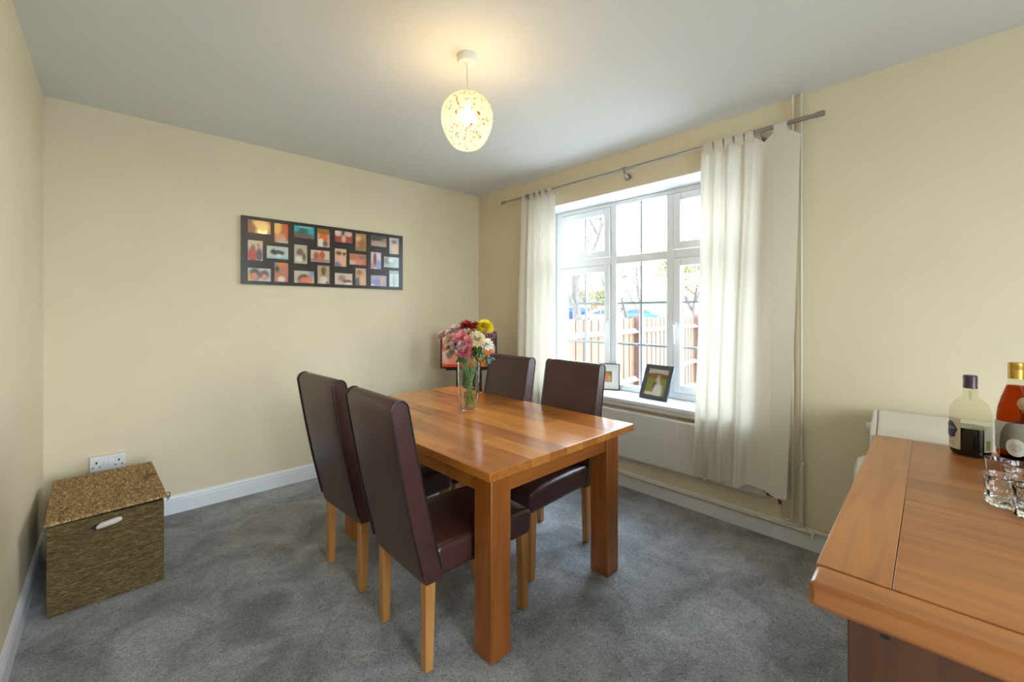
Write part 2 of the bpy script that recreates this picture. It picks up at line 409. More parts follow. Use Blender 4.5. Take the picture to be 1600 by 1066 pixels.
# sill
bm = bmesh.new(); box(bm, 2.955, 3.30, WY0-.06, WY1+.06, WZ0, .705)
sill = struct(obj('trim_2', bm, trim_m, bevel=.008, seg=3), 'white window sill board with the photo frames on it', 'window sill')
bm = bmesh.new(); box(bm, 2.968, 3.0, WY0-.05, WY1+.05, .640, WZ0-.001)
struct(obj('trim_3', bm, simple('cream_gloss', (.72, .67, .55), rough=.4, var=.02), bevel=.006), 'cream moulding strip under the window sill', 'moulding')

# ------------------------------------------------------------------ radiator, pipes
rd = tag(empty('radiator', (2.957, 1.86, .25)), 'white ribbed panel radiator on the wall below the window sill', 'radiator')
bm = bmesh.new()
hl = 1.0; n = 57; rows = []
for i in range(n*4+1):
    y = -hl + 2*hl*i/(n*4)
    x = -.024 + .0015*(math.cos(2*PI*i/4) > 0) - .0
    rows.append((x, y))
prof = [(-.014, 0), (0, .012), (0, .36), (-.014, .372)]
grid = []
for zi, (dx, z) in enumerate(prof): grid.append([bm.verts.new((x-dx*(-1) if False else x - (0 if zi in (1, 2) else -.010), y, z)) for x, y in rows])
for a, b in zip(grid, grid[1:]):
    for k in range(len(rows)-1): bm.faces.new((a[k], a[k+1], b[k+1], b[k]))
obj('front_panel', bm, rad_m, rd, smooth=False)
obj('body', BX(-.012, .022, -hl+.002, hl-.002, .004, .368), rad_m, rd, bevel=.006)
for zz in (.10, .28):
    for yy in (-.7, .7): obj('wall_bracket', BX(.022, .0425, yy-.02, yy+.02, zz-.02, zz+.02), rad_m, rd)
tag(obj('radiator_valve', tube(tube(bmesh.new(), [(2.955, .86, .275), (2.955, .815, .275), (2.955, .795, .262), (2.955, .79, .235)], .0095, 12), [(2.955, .838, .275), (2.955, .828, .275)], .015, 8), brass_m, smooth=True),
    'dark copper valve elbow at the lower right end of the radiator', 'valve')
pts = [(2.955, .79, .234), (2.955, .79, .185)] + arc((2.955, .79, .18), (2.955, .79, .15), (2.957, .765, .15)) + arc((2.958, .75, .15), (2.962, .728, .15), (2.962, .728, .19)) + [(2.962, .728, 1.0), (2.962, .728, ZC)]
tag(obj('heating_pipe', TB(pts, .0072, 12), pipe_m, smooth=True), 'thin cream pipe rising from the radiator valve to the ceiling', 'pipe', 'painted heating pipes')
bm = TB([(2.972, .685, .118), (2.972, .685, ZC)], .0082, 12)
tube(bm, [(2.972, .685, .128), (2.972, .685, .505)], .0135, 12); tube(bm, [(2.972, .698, .498), (2.972, .672, .498)], .012, 12)
tag(obj('heating_pipe', bm, pipe_m, smooth=True), 'cream wall pipe right of its thinner twin, thicker below knee height', 'pipe', 'painted heating pipes')
bm = TB([(2.975, 3.70, .108), (2.975, .71, .108), (2.975, .66, .108), (2.972, .60, .122), (2.972, -1.5, .122)], .011, 12)
tube(bm, [(2.972, .63, .118), (2.960, .625, .085)], .010, 10); tube(bm, [(2.972, .70, .112), (2.972, .66, .112)], .016, 10)
tag(obj('heating_pipe', bm, pipe_m, smooth=True), 'cream pipe running level along the top of the skirting board', 'pipe', 'painted heating pipes')
tag(obj('pipe_clip', BX(2.953, 2.999, .690, .745, 2.285, 2.305), pipe_m, bevel=.006), 'small cream clip holding the two wall pipes beside the curtain', 'pipe clip')

# ------------------------------------------------------------------ curtain rail and curtains
RX, RZ = 2.93, 2.52
rail = tag(empty('curtain_rail', (RX, 1.9, RZ)), 'thin brushed metal curtain rail above the window', 'curtain rail')
bm = TB([(0, 1.38, 0), (0, -1.32, 0)], .0085, 14); obj('rod', bm, steel, rail, smooth=True)
obj('rod', TB([(0, -1.0, 0), (0, -1.32, 0)], .0125, 14), steel, rail, smooth=True)
for s in (1.39, -1.325): obj('end_cap', TB([(0, s-.03*(1 if s > 0 else -1), 0), (0, s+.012*(1 if s > 0 else -1), 0)], .0165, 14), steel, rail, smooth=True)
for y in (1.02, -.04, -1.005):
    bm = TB([(.0, y, -.010), (.03, y, -.045), (.062, y, -.05)], [.007, .008, .011], 10); tube(bm, [(.055, y, -.05), (.069, y, -.05)], .026, 20)
    tube(bm, [(0, y-.012, 0), (0, y+.012, 0)], .014, 14)
    obj('rail_bracket', bm, steel, rail, smooth=True)

def curtain(name, label, ytop, ybot, ztop, zbot, folds, tabs, seed, amp, wide=False, group='cream tab-top curtains'):
    """ytop/ybot: (left,right) Y extents; tabs: list of (y0,y1); zbot: function of s"""
    root = tag(empty(name, (RX, (ytop[0]+ytop[1])/2, 0)), label, 'curtain', group)
    cy = (ytop[0]+ytop[1])/2
    rnd = random.Random(seed); ph = [rnd.uniform(0, 6) for _ in range(6)]
    bm = bmesh.new(); NS, NT = 220, 70; g = []
    for j in range(NT+1):
        t = j/NT; row = []
        for i in range(NS+1):
            s = i/NS
            y = (ytop[0]+(ytop[1]-ytop[0])*s)*(1-t) + (ybot[0]+(ybot[1]-ybot[0])*s)*t
            u = s + .035*math.sin(2*PI*s*1.3+ph[0]) + .010*math.sin(5*t+ph[1])*s
            if wide: u = (1-(1-s)**2.1)*.92 + .012*math.sin(7*s+3*t+ph[0])
            A = amp*(.75+.25*math.sin(2*PI*s*1.1+ph[2]))*(.6+.4*t)*((1-.45*s) if wide else 1)
            w = math.sin(2*PI*folds*u+ph[3]); w = math.copysign(abs(w)**.75, w)
            x = A*w + .25*A*math.sin(2*PI*folds*2.3*u+ph[4]+2*t) + .006*math.sin(9*t+ph[5]+6*s)
            y += .3*A*math.cos(2*PI*folds*u+ph[3])*min(1, 3*t)
            if t < .06:
                # heading sags between tabs
                k = 1-t/.06
                near = min([0 if a >= y >= b else min(abs(y-a), abs(y-b)) for a, b in tabs])
                sag = min(.055, near*.8)*k
            else: sag = 0
            z = ztop*(1-t) + zbot(s)*t - sag
            x = x*min(1, .35+t*6)
            row.append(bm.verts.new((x-.002-.045*t*t, y-cy, z)))
        g.append(row)
    for a, b in zip(g, g[1:]):
        for k in range(NS): bm.faces.new((a[k], a[k+1], b[k+1], b[k]))
    c = obj('cloth', bm, curtain_m, root, smooth=True)
    for a, b in tabs:
        bm = bmesh.new(); pr = [(-.004, ztop-.03), (-.0155, RZ-.012), (-.016, RZ+.006), (-.009, RZ+.0155), (.009, RZ+.0155), (.016, RZ+.006), (.0155, RZ-.012), (.004, ztop-.03)]
        r0 = [bm.verts.new((x, a-cy, z)) for x, z in pr]; r1 = [bm.verts.new((x, b-cy, z)) for x, z in pr]
        for k in range(len(pr)-1): bm.faces.new((r0[k], r0[k+1], r1[k+1], r1[k]))
        obj('tab', bm, curtain_m, root, smooth=True)
    return root
curtain('curtain', 'cream tab-top curtain at the left side of the window, behind the chairs', (3.0, 2.575), (3.04, 2.54), 2.492, lambda s: .25, 4.5,
        [(2.995, 2.945), (2.885, 2.835), (2.815, 2.765), (2.74, 2.69), (2.66, 2.61)], 3, .028)
def zb(s):
    pts = [(0, .285), (.12, .276), (.26, .282), (.40, .300), (.52, .288), (.62, .320), (.76, .318), (.90, .292), (1, .300)]
    for (a, za), (b, z2) in zip(pts, pts[1:]):
        if s <= b:
            q = (s-a)/(b-a); q = q*q*(3-2*q); return za+(z2-za)*q
    return pts[-1][1]
curtain('curtain', 'wide cream tab-top curtain at the right side of the window', (1.255, .675), (1.30, .735), 2.490, zb, 4.6,
        [(1.235, 1.175), (1.165, 1.11), (1.10, 1.05), (1.035, .985), (.975, .925), (.815, .745)], 11, .036, True)

# ------------------------------------------------------------------ dining table
TR = R(1.0)
tb = tag(empty('dining_table', (1.058, 1.262, 0), TR), 'honey oak dining table with thick square legs and a plank top', 'table')
obj('tabletop', BX(0, 1.06, 0, 1.69, .738, .775), oak_table, tb, bevel=.003, seg=2)
LW = .107
lx0, lx1, ly0, ly1 = .028, .935, .024, 1.42
for a in (lx0, lx1-LW+.005):
    for b in (ly0, ly1-LW): obj('leg', BX(a, a+LW, b, b+LW, .003, .7375), oak_leg, tb, bevel=.004, seg=2)
e = .012
obj('apron', BX(lx0+LW-.004, lx1-LW+.009, ly0+e, ly0+e+.022, .662, .7375), oak_rail_x, tb, bevel=.002)
obj('apron', BX(lx0+LW-.004, lx1-LW+.009, ly1-e-.022, ly1-e, .662, .7375), oak_rail_x, tb, bevel=.002)
obj('apron', BX(lx0+e, lx0+e+.022, ly0+LW-.004, ly1-LW+.004, .662, .7375), oak_table, tb, bevel=.002)
obj('apron', BX(lx1-e-.017, lx1-e+.005, ly0+LW-.004, ly1-LW+.004, .662, .7375), oak_table, tb, bevel=.002)

# ------------------------------------------------------------------ chairs
def make_chair():
    W, HH, LEAN, ZB_, D = .425, 1.075, .148, .35, .56
    root = empty('dining_chair')
    # backrest: profile around in xz, swept over y with a soft bulge
    def rear(z):   # rear surface x at height z
        t = (z-ZB_)/(HH-ZB_)
        return -LEAN*(t**.92) + .012*math.sin(PI*t)*-.5
    th = lambda z: .085 - .014*max(0, (z-.5))/.55
    prof = []
    zs = [ZB_+(HH-.035-ZB_)*i/16 for i in range(17)]
    for z in zs: prof.append((rear(z), z))
    tz = HH-.035; xr = rear(tz); tt = th(tz)
    for i in range(1, 10):
        a = PI - PI*i/10
        prof.append((xr+tt/2+tt/2*math.cos(a), tz+.035*math.sin(a)))
    for z in reversed(zs): prof.append((rear(z)+th(z), z))
    NY = 14; bm = bmesh.new(); rows = []
    cz = [(p[0], p[1]) for p in prof]
    n = len(prof)
    for j in range(NY+1):
        u = -1+2*j/NY; u = math.copysign(1-(1-abs(u))**1.35, u)
        y = u*W/2
        edge = 1-abs(u)**8
        row = []
        for i, (x, z) in enumerate(prof):
            mx = rear(min(z, tz))+th(min(z, tz))/2
            k = 1.0 - .10*(1-edge) + .06*(1-abs(u)**2)*(1 if x > mx else .25)
            row.append(bm.verts.new((mx+(x-mx)*k, y, z - (1-edge)*.006*(z > tz))))
        rows.append(row)
    for a, b in zip(rows, rows[1:]):
        for k in range(n): bm.faces.new((a[k], a[(k+1) % n], b[(k+1) % n], b[k]))
    for row in (rows[0], rows[-1]):
        inner = []
        sgn = -1 if row is rows[0] else 1
        # side panel: strip between rear and front halves
        m = n//2
        for k in range(m):
            a, b = row[k], row[n-1-k]; a2, b2 = row[k+1], row[n-2-k]
            if len({a, b, a2, b2}) == 4: bm.faces.new((a, a2, b2, b))
    back = obj('backrest', bm, leather, root, smooth=True)
    # piping round both side edges
    for s in (-1, 1):
        row = [(x, s*(W/2-.001), z) for x, z in prof if z > ZB_+.02]
        row2 = []
        for x, y, z in row:
            mx = rear(min(z, tz))+th(min(z, tz))/2
            row2.append((mx+(x-mx)*.97, y, z-.003*(z > tz)))
        obj('piping', TB(row2, .0042, 8), piping_m, back, smooth=True)
    # seat: soft box
    bm = bmesh.new(); x0, x1, z0, z1 = .045, D+.02, ZB_+.002, .478
    NX = 18; NY = 14
    def top(u, v): return z1 + .018*(1-abs(u)**3)*(1-abs(v)**3) - .012*max(0, v)**4
    gt, gb = [], []
    for i in range(NX+1):
        v = -1+2*i/NX; rt, rb = [], []
        for j in range(NY+1):
            u = -1+2*j/NY
            x = (x0+x1)/2+(x1-x0)/2*v; y = W/2*u
            rt.append(bm.verts.new((x, y, top(u, v)))); rb.append(bm.verts.new((x-.006*(v > .9), y*.985, z0)))
        gt.append(rt); gb.append(rb)
    for i in range(NX):
        for j in range(NY):
            bm.faces.new((gt[i][j], gt[i+1][j], gt[i+1][j+1], gt[i][j+1])); bm.faces.new((gb[i][j], gb[i][j+1], gb[i+1][j+1], gb[i+1][j]))
    mids = {}
    def side(a, b, c, d): bm.faces.new((a, b, c, d))
    for i in range(NX):
        side(gt[i][0], gb[i][0], gb[i+1][0], gt[i+1][0]); side(gt[i][NY], gt[i+1][NY], gb[i+1][NY], gb[i][NY])
    for j in range(NY):
        side(gt[0][j], gt[0][j+1], gb[0][j+1], gb[0][j]); side(gt[NX][j], gb[NX][j], gb[NX][j+1], gt[NX][j+1])
    obj('seat', bm, leather, root, bevel=.022, seg=4, angle=50)
    def leg(cx, cy, ztop, dx=0, sx=1):
        bm = bmesh.new(); a, b = .0225, .0175
        q = [(-1, -1), (1, -1), (1, 1), (-1, 1)]
        lo = [bm.verts.new((cx+dx+b*i, cy+b*j, .002)) for i, j in q]; hi = [bm.verts.new((cx+a*i, cy+a*j, ztop)) for i, j in q]
        bm.faces.new(lo[::-1]); bm.faces.new(hi)
        for k in range(4): bm.faces.new((lo[k], lo[(k+1) % 4], hi[(k+1) % 4], hi[k]))
        obj('leg', bm, chair_leg_m, root, bevel=.003)
    for s in (-1, 1):
        leg(.030, s*(W/2-.031), ZB_+.03, dx=-.004)
        leg(D-.020, s*(W/2-.031), ZB_+.03, dx=.004)
    return root
ch0 = make_chair()
specs = [((.871, 1.631), R(-.4), 'brown leather dining chair nearest the camera, beside the near left table leg'),
         ((.875, 2.263), R(3.7), 'brown leather dining chair on the left of the table, half hidden behind the nearest chair'),
         ((2.062, 2.335), PI+R(1.2), 'brown leather dining chair on the window side, next to the flower vase'),
         ((2.122, 1.783), PI+R(3.6), 'brown leather dining chair on the window side, in front of the window')]
for i, (p, a, lab) in enumerate(specs):
    o = ch0 if i == 0 else copy_tree(ch0)
    o.location = (p[0], p[1], 0); o.rotation_euler.z = a
    tag(o, lab, 'chair', 'leather dining chairs around the table')

# ------------------------------------------------------------------ vase of flowers
VX, VY, TT = 1.645, 2.165, .776
rot45 = math.atan2(FW.y, FW.x)
vase = tag(empty('glass_vase', (VX, VY, TT), rot45), 'clear glass vase of flowers standing on the dining table', 'vase')
outer = [(.038, 0), (.044, .004), (.053, .04), (.063, .10), (.069, .17), (.071, .23), (.070, .29), (.070, .312)]
inner = [(r-.0045, z) for r, z in outer[::-1]]; inner = [(r, z) for r, z in inner if z > .03] + [(.040, .022), (.0, .020)]
bm = LT([(0, 0)] + outer + inner, 48, sq=.35)
obj('vessel', bm, vase_glass, vase, smooth=True)
def VP(px, py, dd=0.0):
    p = at(px, py, (Vector((VX, VY, 0))).dot(FW)+dd); return p
greens = simple('stem_green', (.20, .34, .09), rough=.5, var=.3, scale=30)
leaf_m = simple('leaf_green', (.06, .15, .03), rough=.45, var=.4, scale=30)
def petal(bm, c, nrm, ang, r0, r1, width, lift, curl):
    nrm = nrm.normalized(); t = nrm.orthogonal().normalized(); b = nrm.cross(t)
    d = t*math.cos(ang)+b*math.sin(ang); s = nrm.cross(d)
    segs = 4; prev = None
    for k in range(segs+1):
        u = k/segs
        r = r0+(r1-r0)*u
        h = lift*u - curl*u*u
        w = width*math.sin(PI*min(.93, (.18+.78*u)))
        p = c + d*r + nrm*h
        a = bm.verts.new(p - s*w + nrm*w*.25); m_ = bm.verts.new(p); e2 = bm.verts.new(p + s*w + nrm*w*.25)
        if prev:
            bm.faces.new((prev[0], prev[1], m_, a)); bm.faces.new((prev[1], prev[2], e2, m_))
        prev = (a, m_, e2)
def bloom(name, label, px, py, rad, mat, cmat, layers, npet, dd, tilt, group, wid=.3, flat=0.3, cen=.2, stemx=None):
    pom = layers >= 4; c = VP(px, py, dd)
    out = (c - Vector((VX, VY, TT+.33))); nrm = (out.normalized()*.8 - FW*.45*tilt + Vector((0, 0, .35))).normalized()
    root = tag(empty(name, (VX, VY, TT+.024)), label, 'flower', group)
    off = Vector(root.location); rr = random.Random(int(px*7+py))
    bm = bmesh.new(); cc = c - off
    t1 = nrm.orthogonal().normalized(); t2 = nrm.cross(t1)
    for l in range(layers):
        pol = (R(88) - R(78)*l/max(1, layers)) if pom else (R(80) - R(48)*l/max(1, layers-1))
        m_p = max(5, int(npet*(.35+.65*math.sin(pol))))
        for k in range(m_p):
            az = 2*PI*(k+.5*(l % 2)+rr.uniform(-.2, .2))/m_p; po = pol+rr.uniform(-.1, .1)
            d = (t1*math.cos(az)+t2*math.sin(az))*math.sin(po)+nrm*math.cos(po)
            sd = nrm.cross(d).normalized() if abs(nrm.dot(d)) < .99 else t1
            up_ = sd.cross(d); ln = rad*rr.uniform(.88, 1.05)*(1-.12*l/layers); w0 = rad*wid
            if up_.dot(nrm) < 0: up_ = -up_
            prev = None
            for q in range(5):
                u = q/4; p = cc + d*ln*(.12+.88*u) + up_*ln*(.22*u-.30*u*u)
                w = w0*math.sin(PI*min(.9, .15+.72*u))
                tri = (bm.verts.new(p-sd*w+up_*w*.3), bm.verts.new(p), bm.verts.new(p+sd*w+up_*w*.3))
                if prev: bm.faces.new((prev[0], prev[1], tri[1], tri[0])); bm.faces.new((prev[1], prev[2], tri[2], tri[1]))
                prev = tri
    obj('petals', bm, mat, root, smooth=True)
    bm = bmesh.new(); bmesh.ops.create_icosphere(bm, subdivisions=2, radius=rad*cen, matrix=Matrix.Translation(cc+nrm*rad*(.35 if pom else .33)))
    obj('flower_center', bm, cmat, root, smooth=True)
    sx, sy = rr.uniform(-.032, .032), rr.uniform(-.032, .032)
    low = Vector((-.7*(c.x-VX)*.25+sx, -.7*(c.y-VY)*.25+sy, .004))
    neck = Vector((max(-.04, min(.04, (c.x-VX)*.4)), max(-.04, min(.04, (c.y-VY)*.4)), .285))
    pts = [low, low.lerp(neck, .5)] + arc(neck, neck.lerp(cc, .45)+Vector((0, 0, .02)), cc, 5)
    obj('stem', TB(pts, .0017, 6), greens, root, smooth=True)
pm = lambda n, c: simple(n, c, rough=.55, var=.22, scale=45)
yel, red, crm, wht = pm('yellow_petal', (.95, .70, .01)), pm('red_petal', (.34, .012, .008)), pm('cream_petal', (.88, .74, .46)), pm('white_petal', (.85, .82, .72))
lpk, peach, dpk, mauve = pm('light_pink_petal', (.90, .62, .60)), pm('peach_petal', (.88, .62, .46)), pm('deep_pink_petal', (.70, .22, .24)), pm('mauve_petal', (.52, .34, .38))
mag, beige = pm('magenta_petal', (.50, .09, .16)), pm('faded_beige_petal', (.56, .44, .32))
cy_, cd = pm('yellow_core', (.6, .35, .02)), pm('dark_core', (.10, .05, .02))
G = 'mixed flowers in the glass vase'
FL = [('chrysanthemum', 'bright yellow chrysanthemum at the top of the bouquet', 757, 513, .064, yel, yel, 9, 40, .0, 1.1, .055, .3),
 ('chrysanthemum', 'dark red flower at the top left of the bouquet', 729, 512, .046, red, cd, 3, 16, -.02, .7, .16, .3),
 ('chrysanthemum', 'dark red flower just left of the yellow chrysanthemum', 743, 513, .044, red, cy_, 3, 16, .0, .6, .16, .3),
 ('chrysanthemum', 'large cream chrysanthemum in the middle of the bouquet', 745, 531, .060, crm, crm, 6, 24, -.07, 1.4, .11, .3),
 ('chrysanthemum', 'small white chrysanthemum at the lower right of the bouquet', 760, 539, .038, wht, crm, 3, 14, -.05, 1.2, .2, .3),
 ('carnation', 'pale pink flower at the upper left of the bouquet', 713, 518, .046, lpk, lpk, 3, 9, -.02, .8, .42, .5),
 ('carnation', 'pale pink flower at the far left end of the bouquet', 694, 526, .044, lpk, peach, 3, 9, .02, .8, .42, .5),
 ('carnation', 'peach flower below the far left pink one', 702, 533, .036, peach, peach, 3, 9, -.04, 1, .42, .5),
 ('carnation', 'coral pink flower left of the large cream chrysanthemum', 720, 529, .043, dpk, dpk, 3, 8, -.07, 1.2, .42, .5),
 ('carnation', 'coral pink flower touching the large cream chrysanthemum', 731, 534, .036, dpk, mag, 3, 8, -.09, 1.3, .42, .5),
 ('carnation', 'dull mauve flower at the middle left of the bouquet', 713, 540, .034, mauve, cd, 3, 8, -.06, 1.2, .42, .5),
 ('carnation', 'magenta flower just above the vase rim', 725, 550, .037, mag, cy_, 3, 9, -.09, 1.4, .42, .5),
 ('carnation', 'faded beige flower at the lower left of the bouquet', 706, 553, .036, beige, beige, 3, 8, -.03, 1, .42, .5),
 ('carnation', 'rosy pink flower squeezed between the two pale pink ones', 705, 521, .034, lpk, dpk, 3, 9, -.03, 1, .42, .5),
 ('carnation', 'small plum flower right above the magenta one', 722, 540, .030, mauve, mag, 3, 8, -.1, 1.2, .42, .5),
 ('carnation', 'peach flower showing between the dark red ones and the cream one', 738, 521, .034, peach, peach, 3, 9, .03, .8, .42, .5),
 ('carnation', 'small faded flower between the beige and the peach one', 702, 544, .030, peach, cd, 3, 8, -.01, 1, .42, .5)]
for n_, lab, px, py, rd_, m_, cm_, ly, npt, dd, tl, wd, ft in FL: bloom(n_, lab, px, py, rd_*(1.22 if ly == 3 else 1), m_, cm_, ly, npt, dd, tl, G, wid=wd, flat=ft)
def sprig(label, px, py, mat, rad, dd, nb, leaf=False, r=.0065, size=.02):
    c = VP(px, py, dd); root = tag(empty('leafy_sprig' if leaf else 'statice_sprig', (VX, VY, TT+.024)), label, 'foliage' if leaf else 'flower', G if not leaf else 'green sprigs in the glass vase')
    off = Vector(root.location); cc = c-off; rr = random.Random(int(px*3+py*5))
    neck = Vector((max(-.04, min(.04, (c.x-VX)*.5)), max(-.04, min(.04, (c.y-VY)*.5)), .285)); low = Vector((-neck.x*.5, -neck.y*.5, .004))
    bs = bmesh.new(); tube(bs, [low, low.lerp(neck, .6)] + arc(neck, neck.lerp(cc, .5)+Vector((0, 0, .015)), cc, 5), .0018, 6)
    bb = bmesh.new()
    for k in range(nb):
        d = Vector((rr.gauss(0, 1), rr.gauss(0, 1), rr.gauss(0, .7))).normalized()*rad*rr.uniform(.3, 1)
        p = cc+d
        tube(bs, [cc-Vector((0, 0, .02)), cc.lerp(p, .6), p], .0009, 4)
        if leaf: petal(bb, p, (d.normalized()+Vector((0, 0, .6))), rr.uniform(0, 6), 0, size, size*.28, .004, .006)
        else: bmesh.ops.create_icosphere(bb, subdivisions=1, radius=r*rr.uniform(.6, 1.1), matrix=Matrix.Translation(p))
    obj('leaves' if leaf else 'florets', bb, mat, root, smooth=not leaf); obj('stem', bs, greens, root, smooth=True)
pur, pinkb, blu = pm('purple_floret', (.22, .06, .14)), pm('plum_floret', (.30, .09, .17)), pm('blue_green_leaf', (.14, .26, .30))
sprig('purple statice sprig right below the yellow chrysanthemum', 755, 519, pinkb, .034, -.03, 46)
sprig('purple statice sprig at the far right of the bouquet', 770, 524, pur, .030, -.01, 42)
sprig('small purple sprig just above the right side of the vase rim', 737, 557, pinkb, .020, -.08, 24, r=.005)
sprig('green leafy sprig between the cream flower and the vase rim', 747, 550, leaf_m, .045, -.05, 60, True, size=.034)
sprig('green leafy sprig at the left above the vase rim', 722, 562, leaf_m, .035, -.03, 36, True, size=.03)
sprig('bluish leafy sprig reaching out to the right over the chair', 763, 561, blu, .026, -.04, 16, True, size=.04)
# leaves inside the vase
bm = bmesh.new(); rr = random.Random(5)
for k in range(34):
    a = rr.uniform(0, 6.28); q = rr.uniform(0, .038); z = rr.uniform(.06, .24)
    petal(bm, Vector((q*math.cos(a), q*math.sin(a), z)), Vector((rr.gauss(0, 1), rr.gauss(0, 1), .6)), rr.uniform(0, 6), 0, .022, .006, .006, .01)
lo_ = obj('submerged_leaves', bm, leaf_m, None, loc=(VX, VY, TT)); tag(lo_, 'loose green leaves down inside the glass vase', 'leaves', kind='stuff')

# ------------------------------------------------------------------ printed pictures
def blend(a, b, t): return [a[i]*(1-t)+b[i]*t for i in range(3)]
def picture(name, w, h, base, blobs, parent, M, nx=None, ny=None, label=None, mat=None, thick=.0015):
    """flat print w x h in local xz plane (normal -y), coloured by soft blobs (u,v,ru,rv,color)"""
    nx = nx or 16; ny = ny or 12
    bm = bmesh.new(); cl = bm.loops.layers.float_color.new('print'); g = []
    for j in range(ny+1): g.append([bm.verts.new((w*i/nx, 0, h*j/ny)) for i in range(nx+1)])
    def colr(u, v):
        c = base(u, v) if callable(base) else list(base)
        for (bu, bv, ru, rv, bc) in blobs:
            d = ((u-bu)/ru)**2+((v-bv)/rv)**2
            if d < 1.6: c = blend(c, bc, max(0, min(1, (1.6-d)/.9)))
        return c
    for j in range(ny):
        for i in range(nx):
            f = bm.faces.new((g[j][i], g[j][i+1], g[j+1][i+1], g[j+1][i]))
            for l in f.loops:
                c = colr(l.vert.co.x/w, l.vert.co.z/h); l[cl] = (c[0], c[1], c[2], 1)
    for row in g:
        for v in row: v.co = M @ v.co
    me = bpy.data.meshes.new(name); bm.to_mesh(me); bm.free(); me.materials.append(mat or print_m)
    o = bpy.data.objects.new(name, me); COL.objects.link(o)
    if parent: o.parent = parent
    if label: o['label'] = label
    s = o.modifiers.new('solid', 'SOLIDIFY'); s.thickness = thick; s.offset = 0
    return o

# photo collage board
cb = tag(empty('photo_collage_frame', (.702, YA-.022, 1.61)), 'long dark brown collage frame with two dozen small photos on the wall', 'picture frame')
CW, CH = 1.345, .52
lay = [[(0, 'L', .395), (.182, 'P', .338)], [(0, 'P', .184), (.128, 'L', .208)], [(0, 'L', .026), (.182, 'P', .026)]]
rects = []
for m_ in range(4):
    for r_ in range(3):
        for q, (dx, k, z) in enumerate(lay[r_]):
            w_, h_ = (.158, .100) if k == 'L' else (.103, .155)
            rects.append((.043+.3265*m_+dx, z, w_, h_, m_*2+q, r_))
# frame mesh: a grid board with recesses cut by building the front from cells
xs = sorted({0, CW} | {round(r[0], 4) for r in rects} | {round(r[0]+r[2], 4) for r in rects})
zs = sorted({0, CH} | {round(r[1], 4) for r in rects} | {round(r[1]+r[3], 4) for r in rects})
bm = bmesh.new()
def inside(x, z): return any(r[0] < x < r[0]+r[2] and r[1] < z < r[1]+r[3] for r in rects)
vv = {}
def V(i, k, y):
    key = (i, k, y)
    if key not in vv: vv[key] = bm.verts.new((xs[i], y, zs[k]))
    return vv[key]
cells = {(i, k): not inside((xs[i]+xs[i+1])/2, (zs[k]+zs[k+1])/2) for i in range(len(xs)-1) for k in range(len(zs)-1)}
for (i, k), solid in cells.items():
    if solid: bm.faces.new((V(i, k, 0), V(i+1, k, 0), V(i+1, k+1, 0), V(i, k+1, 0)))
    for di, dk, e0, e1 in ((-1, 0, (i, k), (i, k+1)), (1, 0, (i+1, k), (i+1, k+1)), (0, -1, (i, k), (i+1, k)), (0, 1, (i, k+1), (i+1, k+1))):
        nb_ = cells.get((i+di, k+dk), False)
        if solid and not nb_:
            yb = .006 if (i+di, k+dk) in cells else .020
            a, b = e0, e1
            bm.faces.new((V(*a, 0), V(*b, 0), V(*b, yb), V(*a, yb)))
bm.faces.new([bm.verts.new(p) for p in ((0, .0205, 0), (CW, .0205, 0), (CW, .0205, CH), (0, .0205, CH))])
obj('frame', bm, board_m, cb)
s_ = srgb
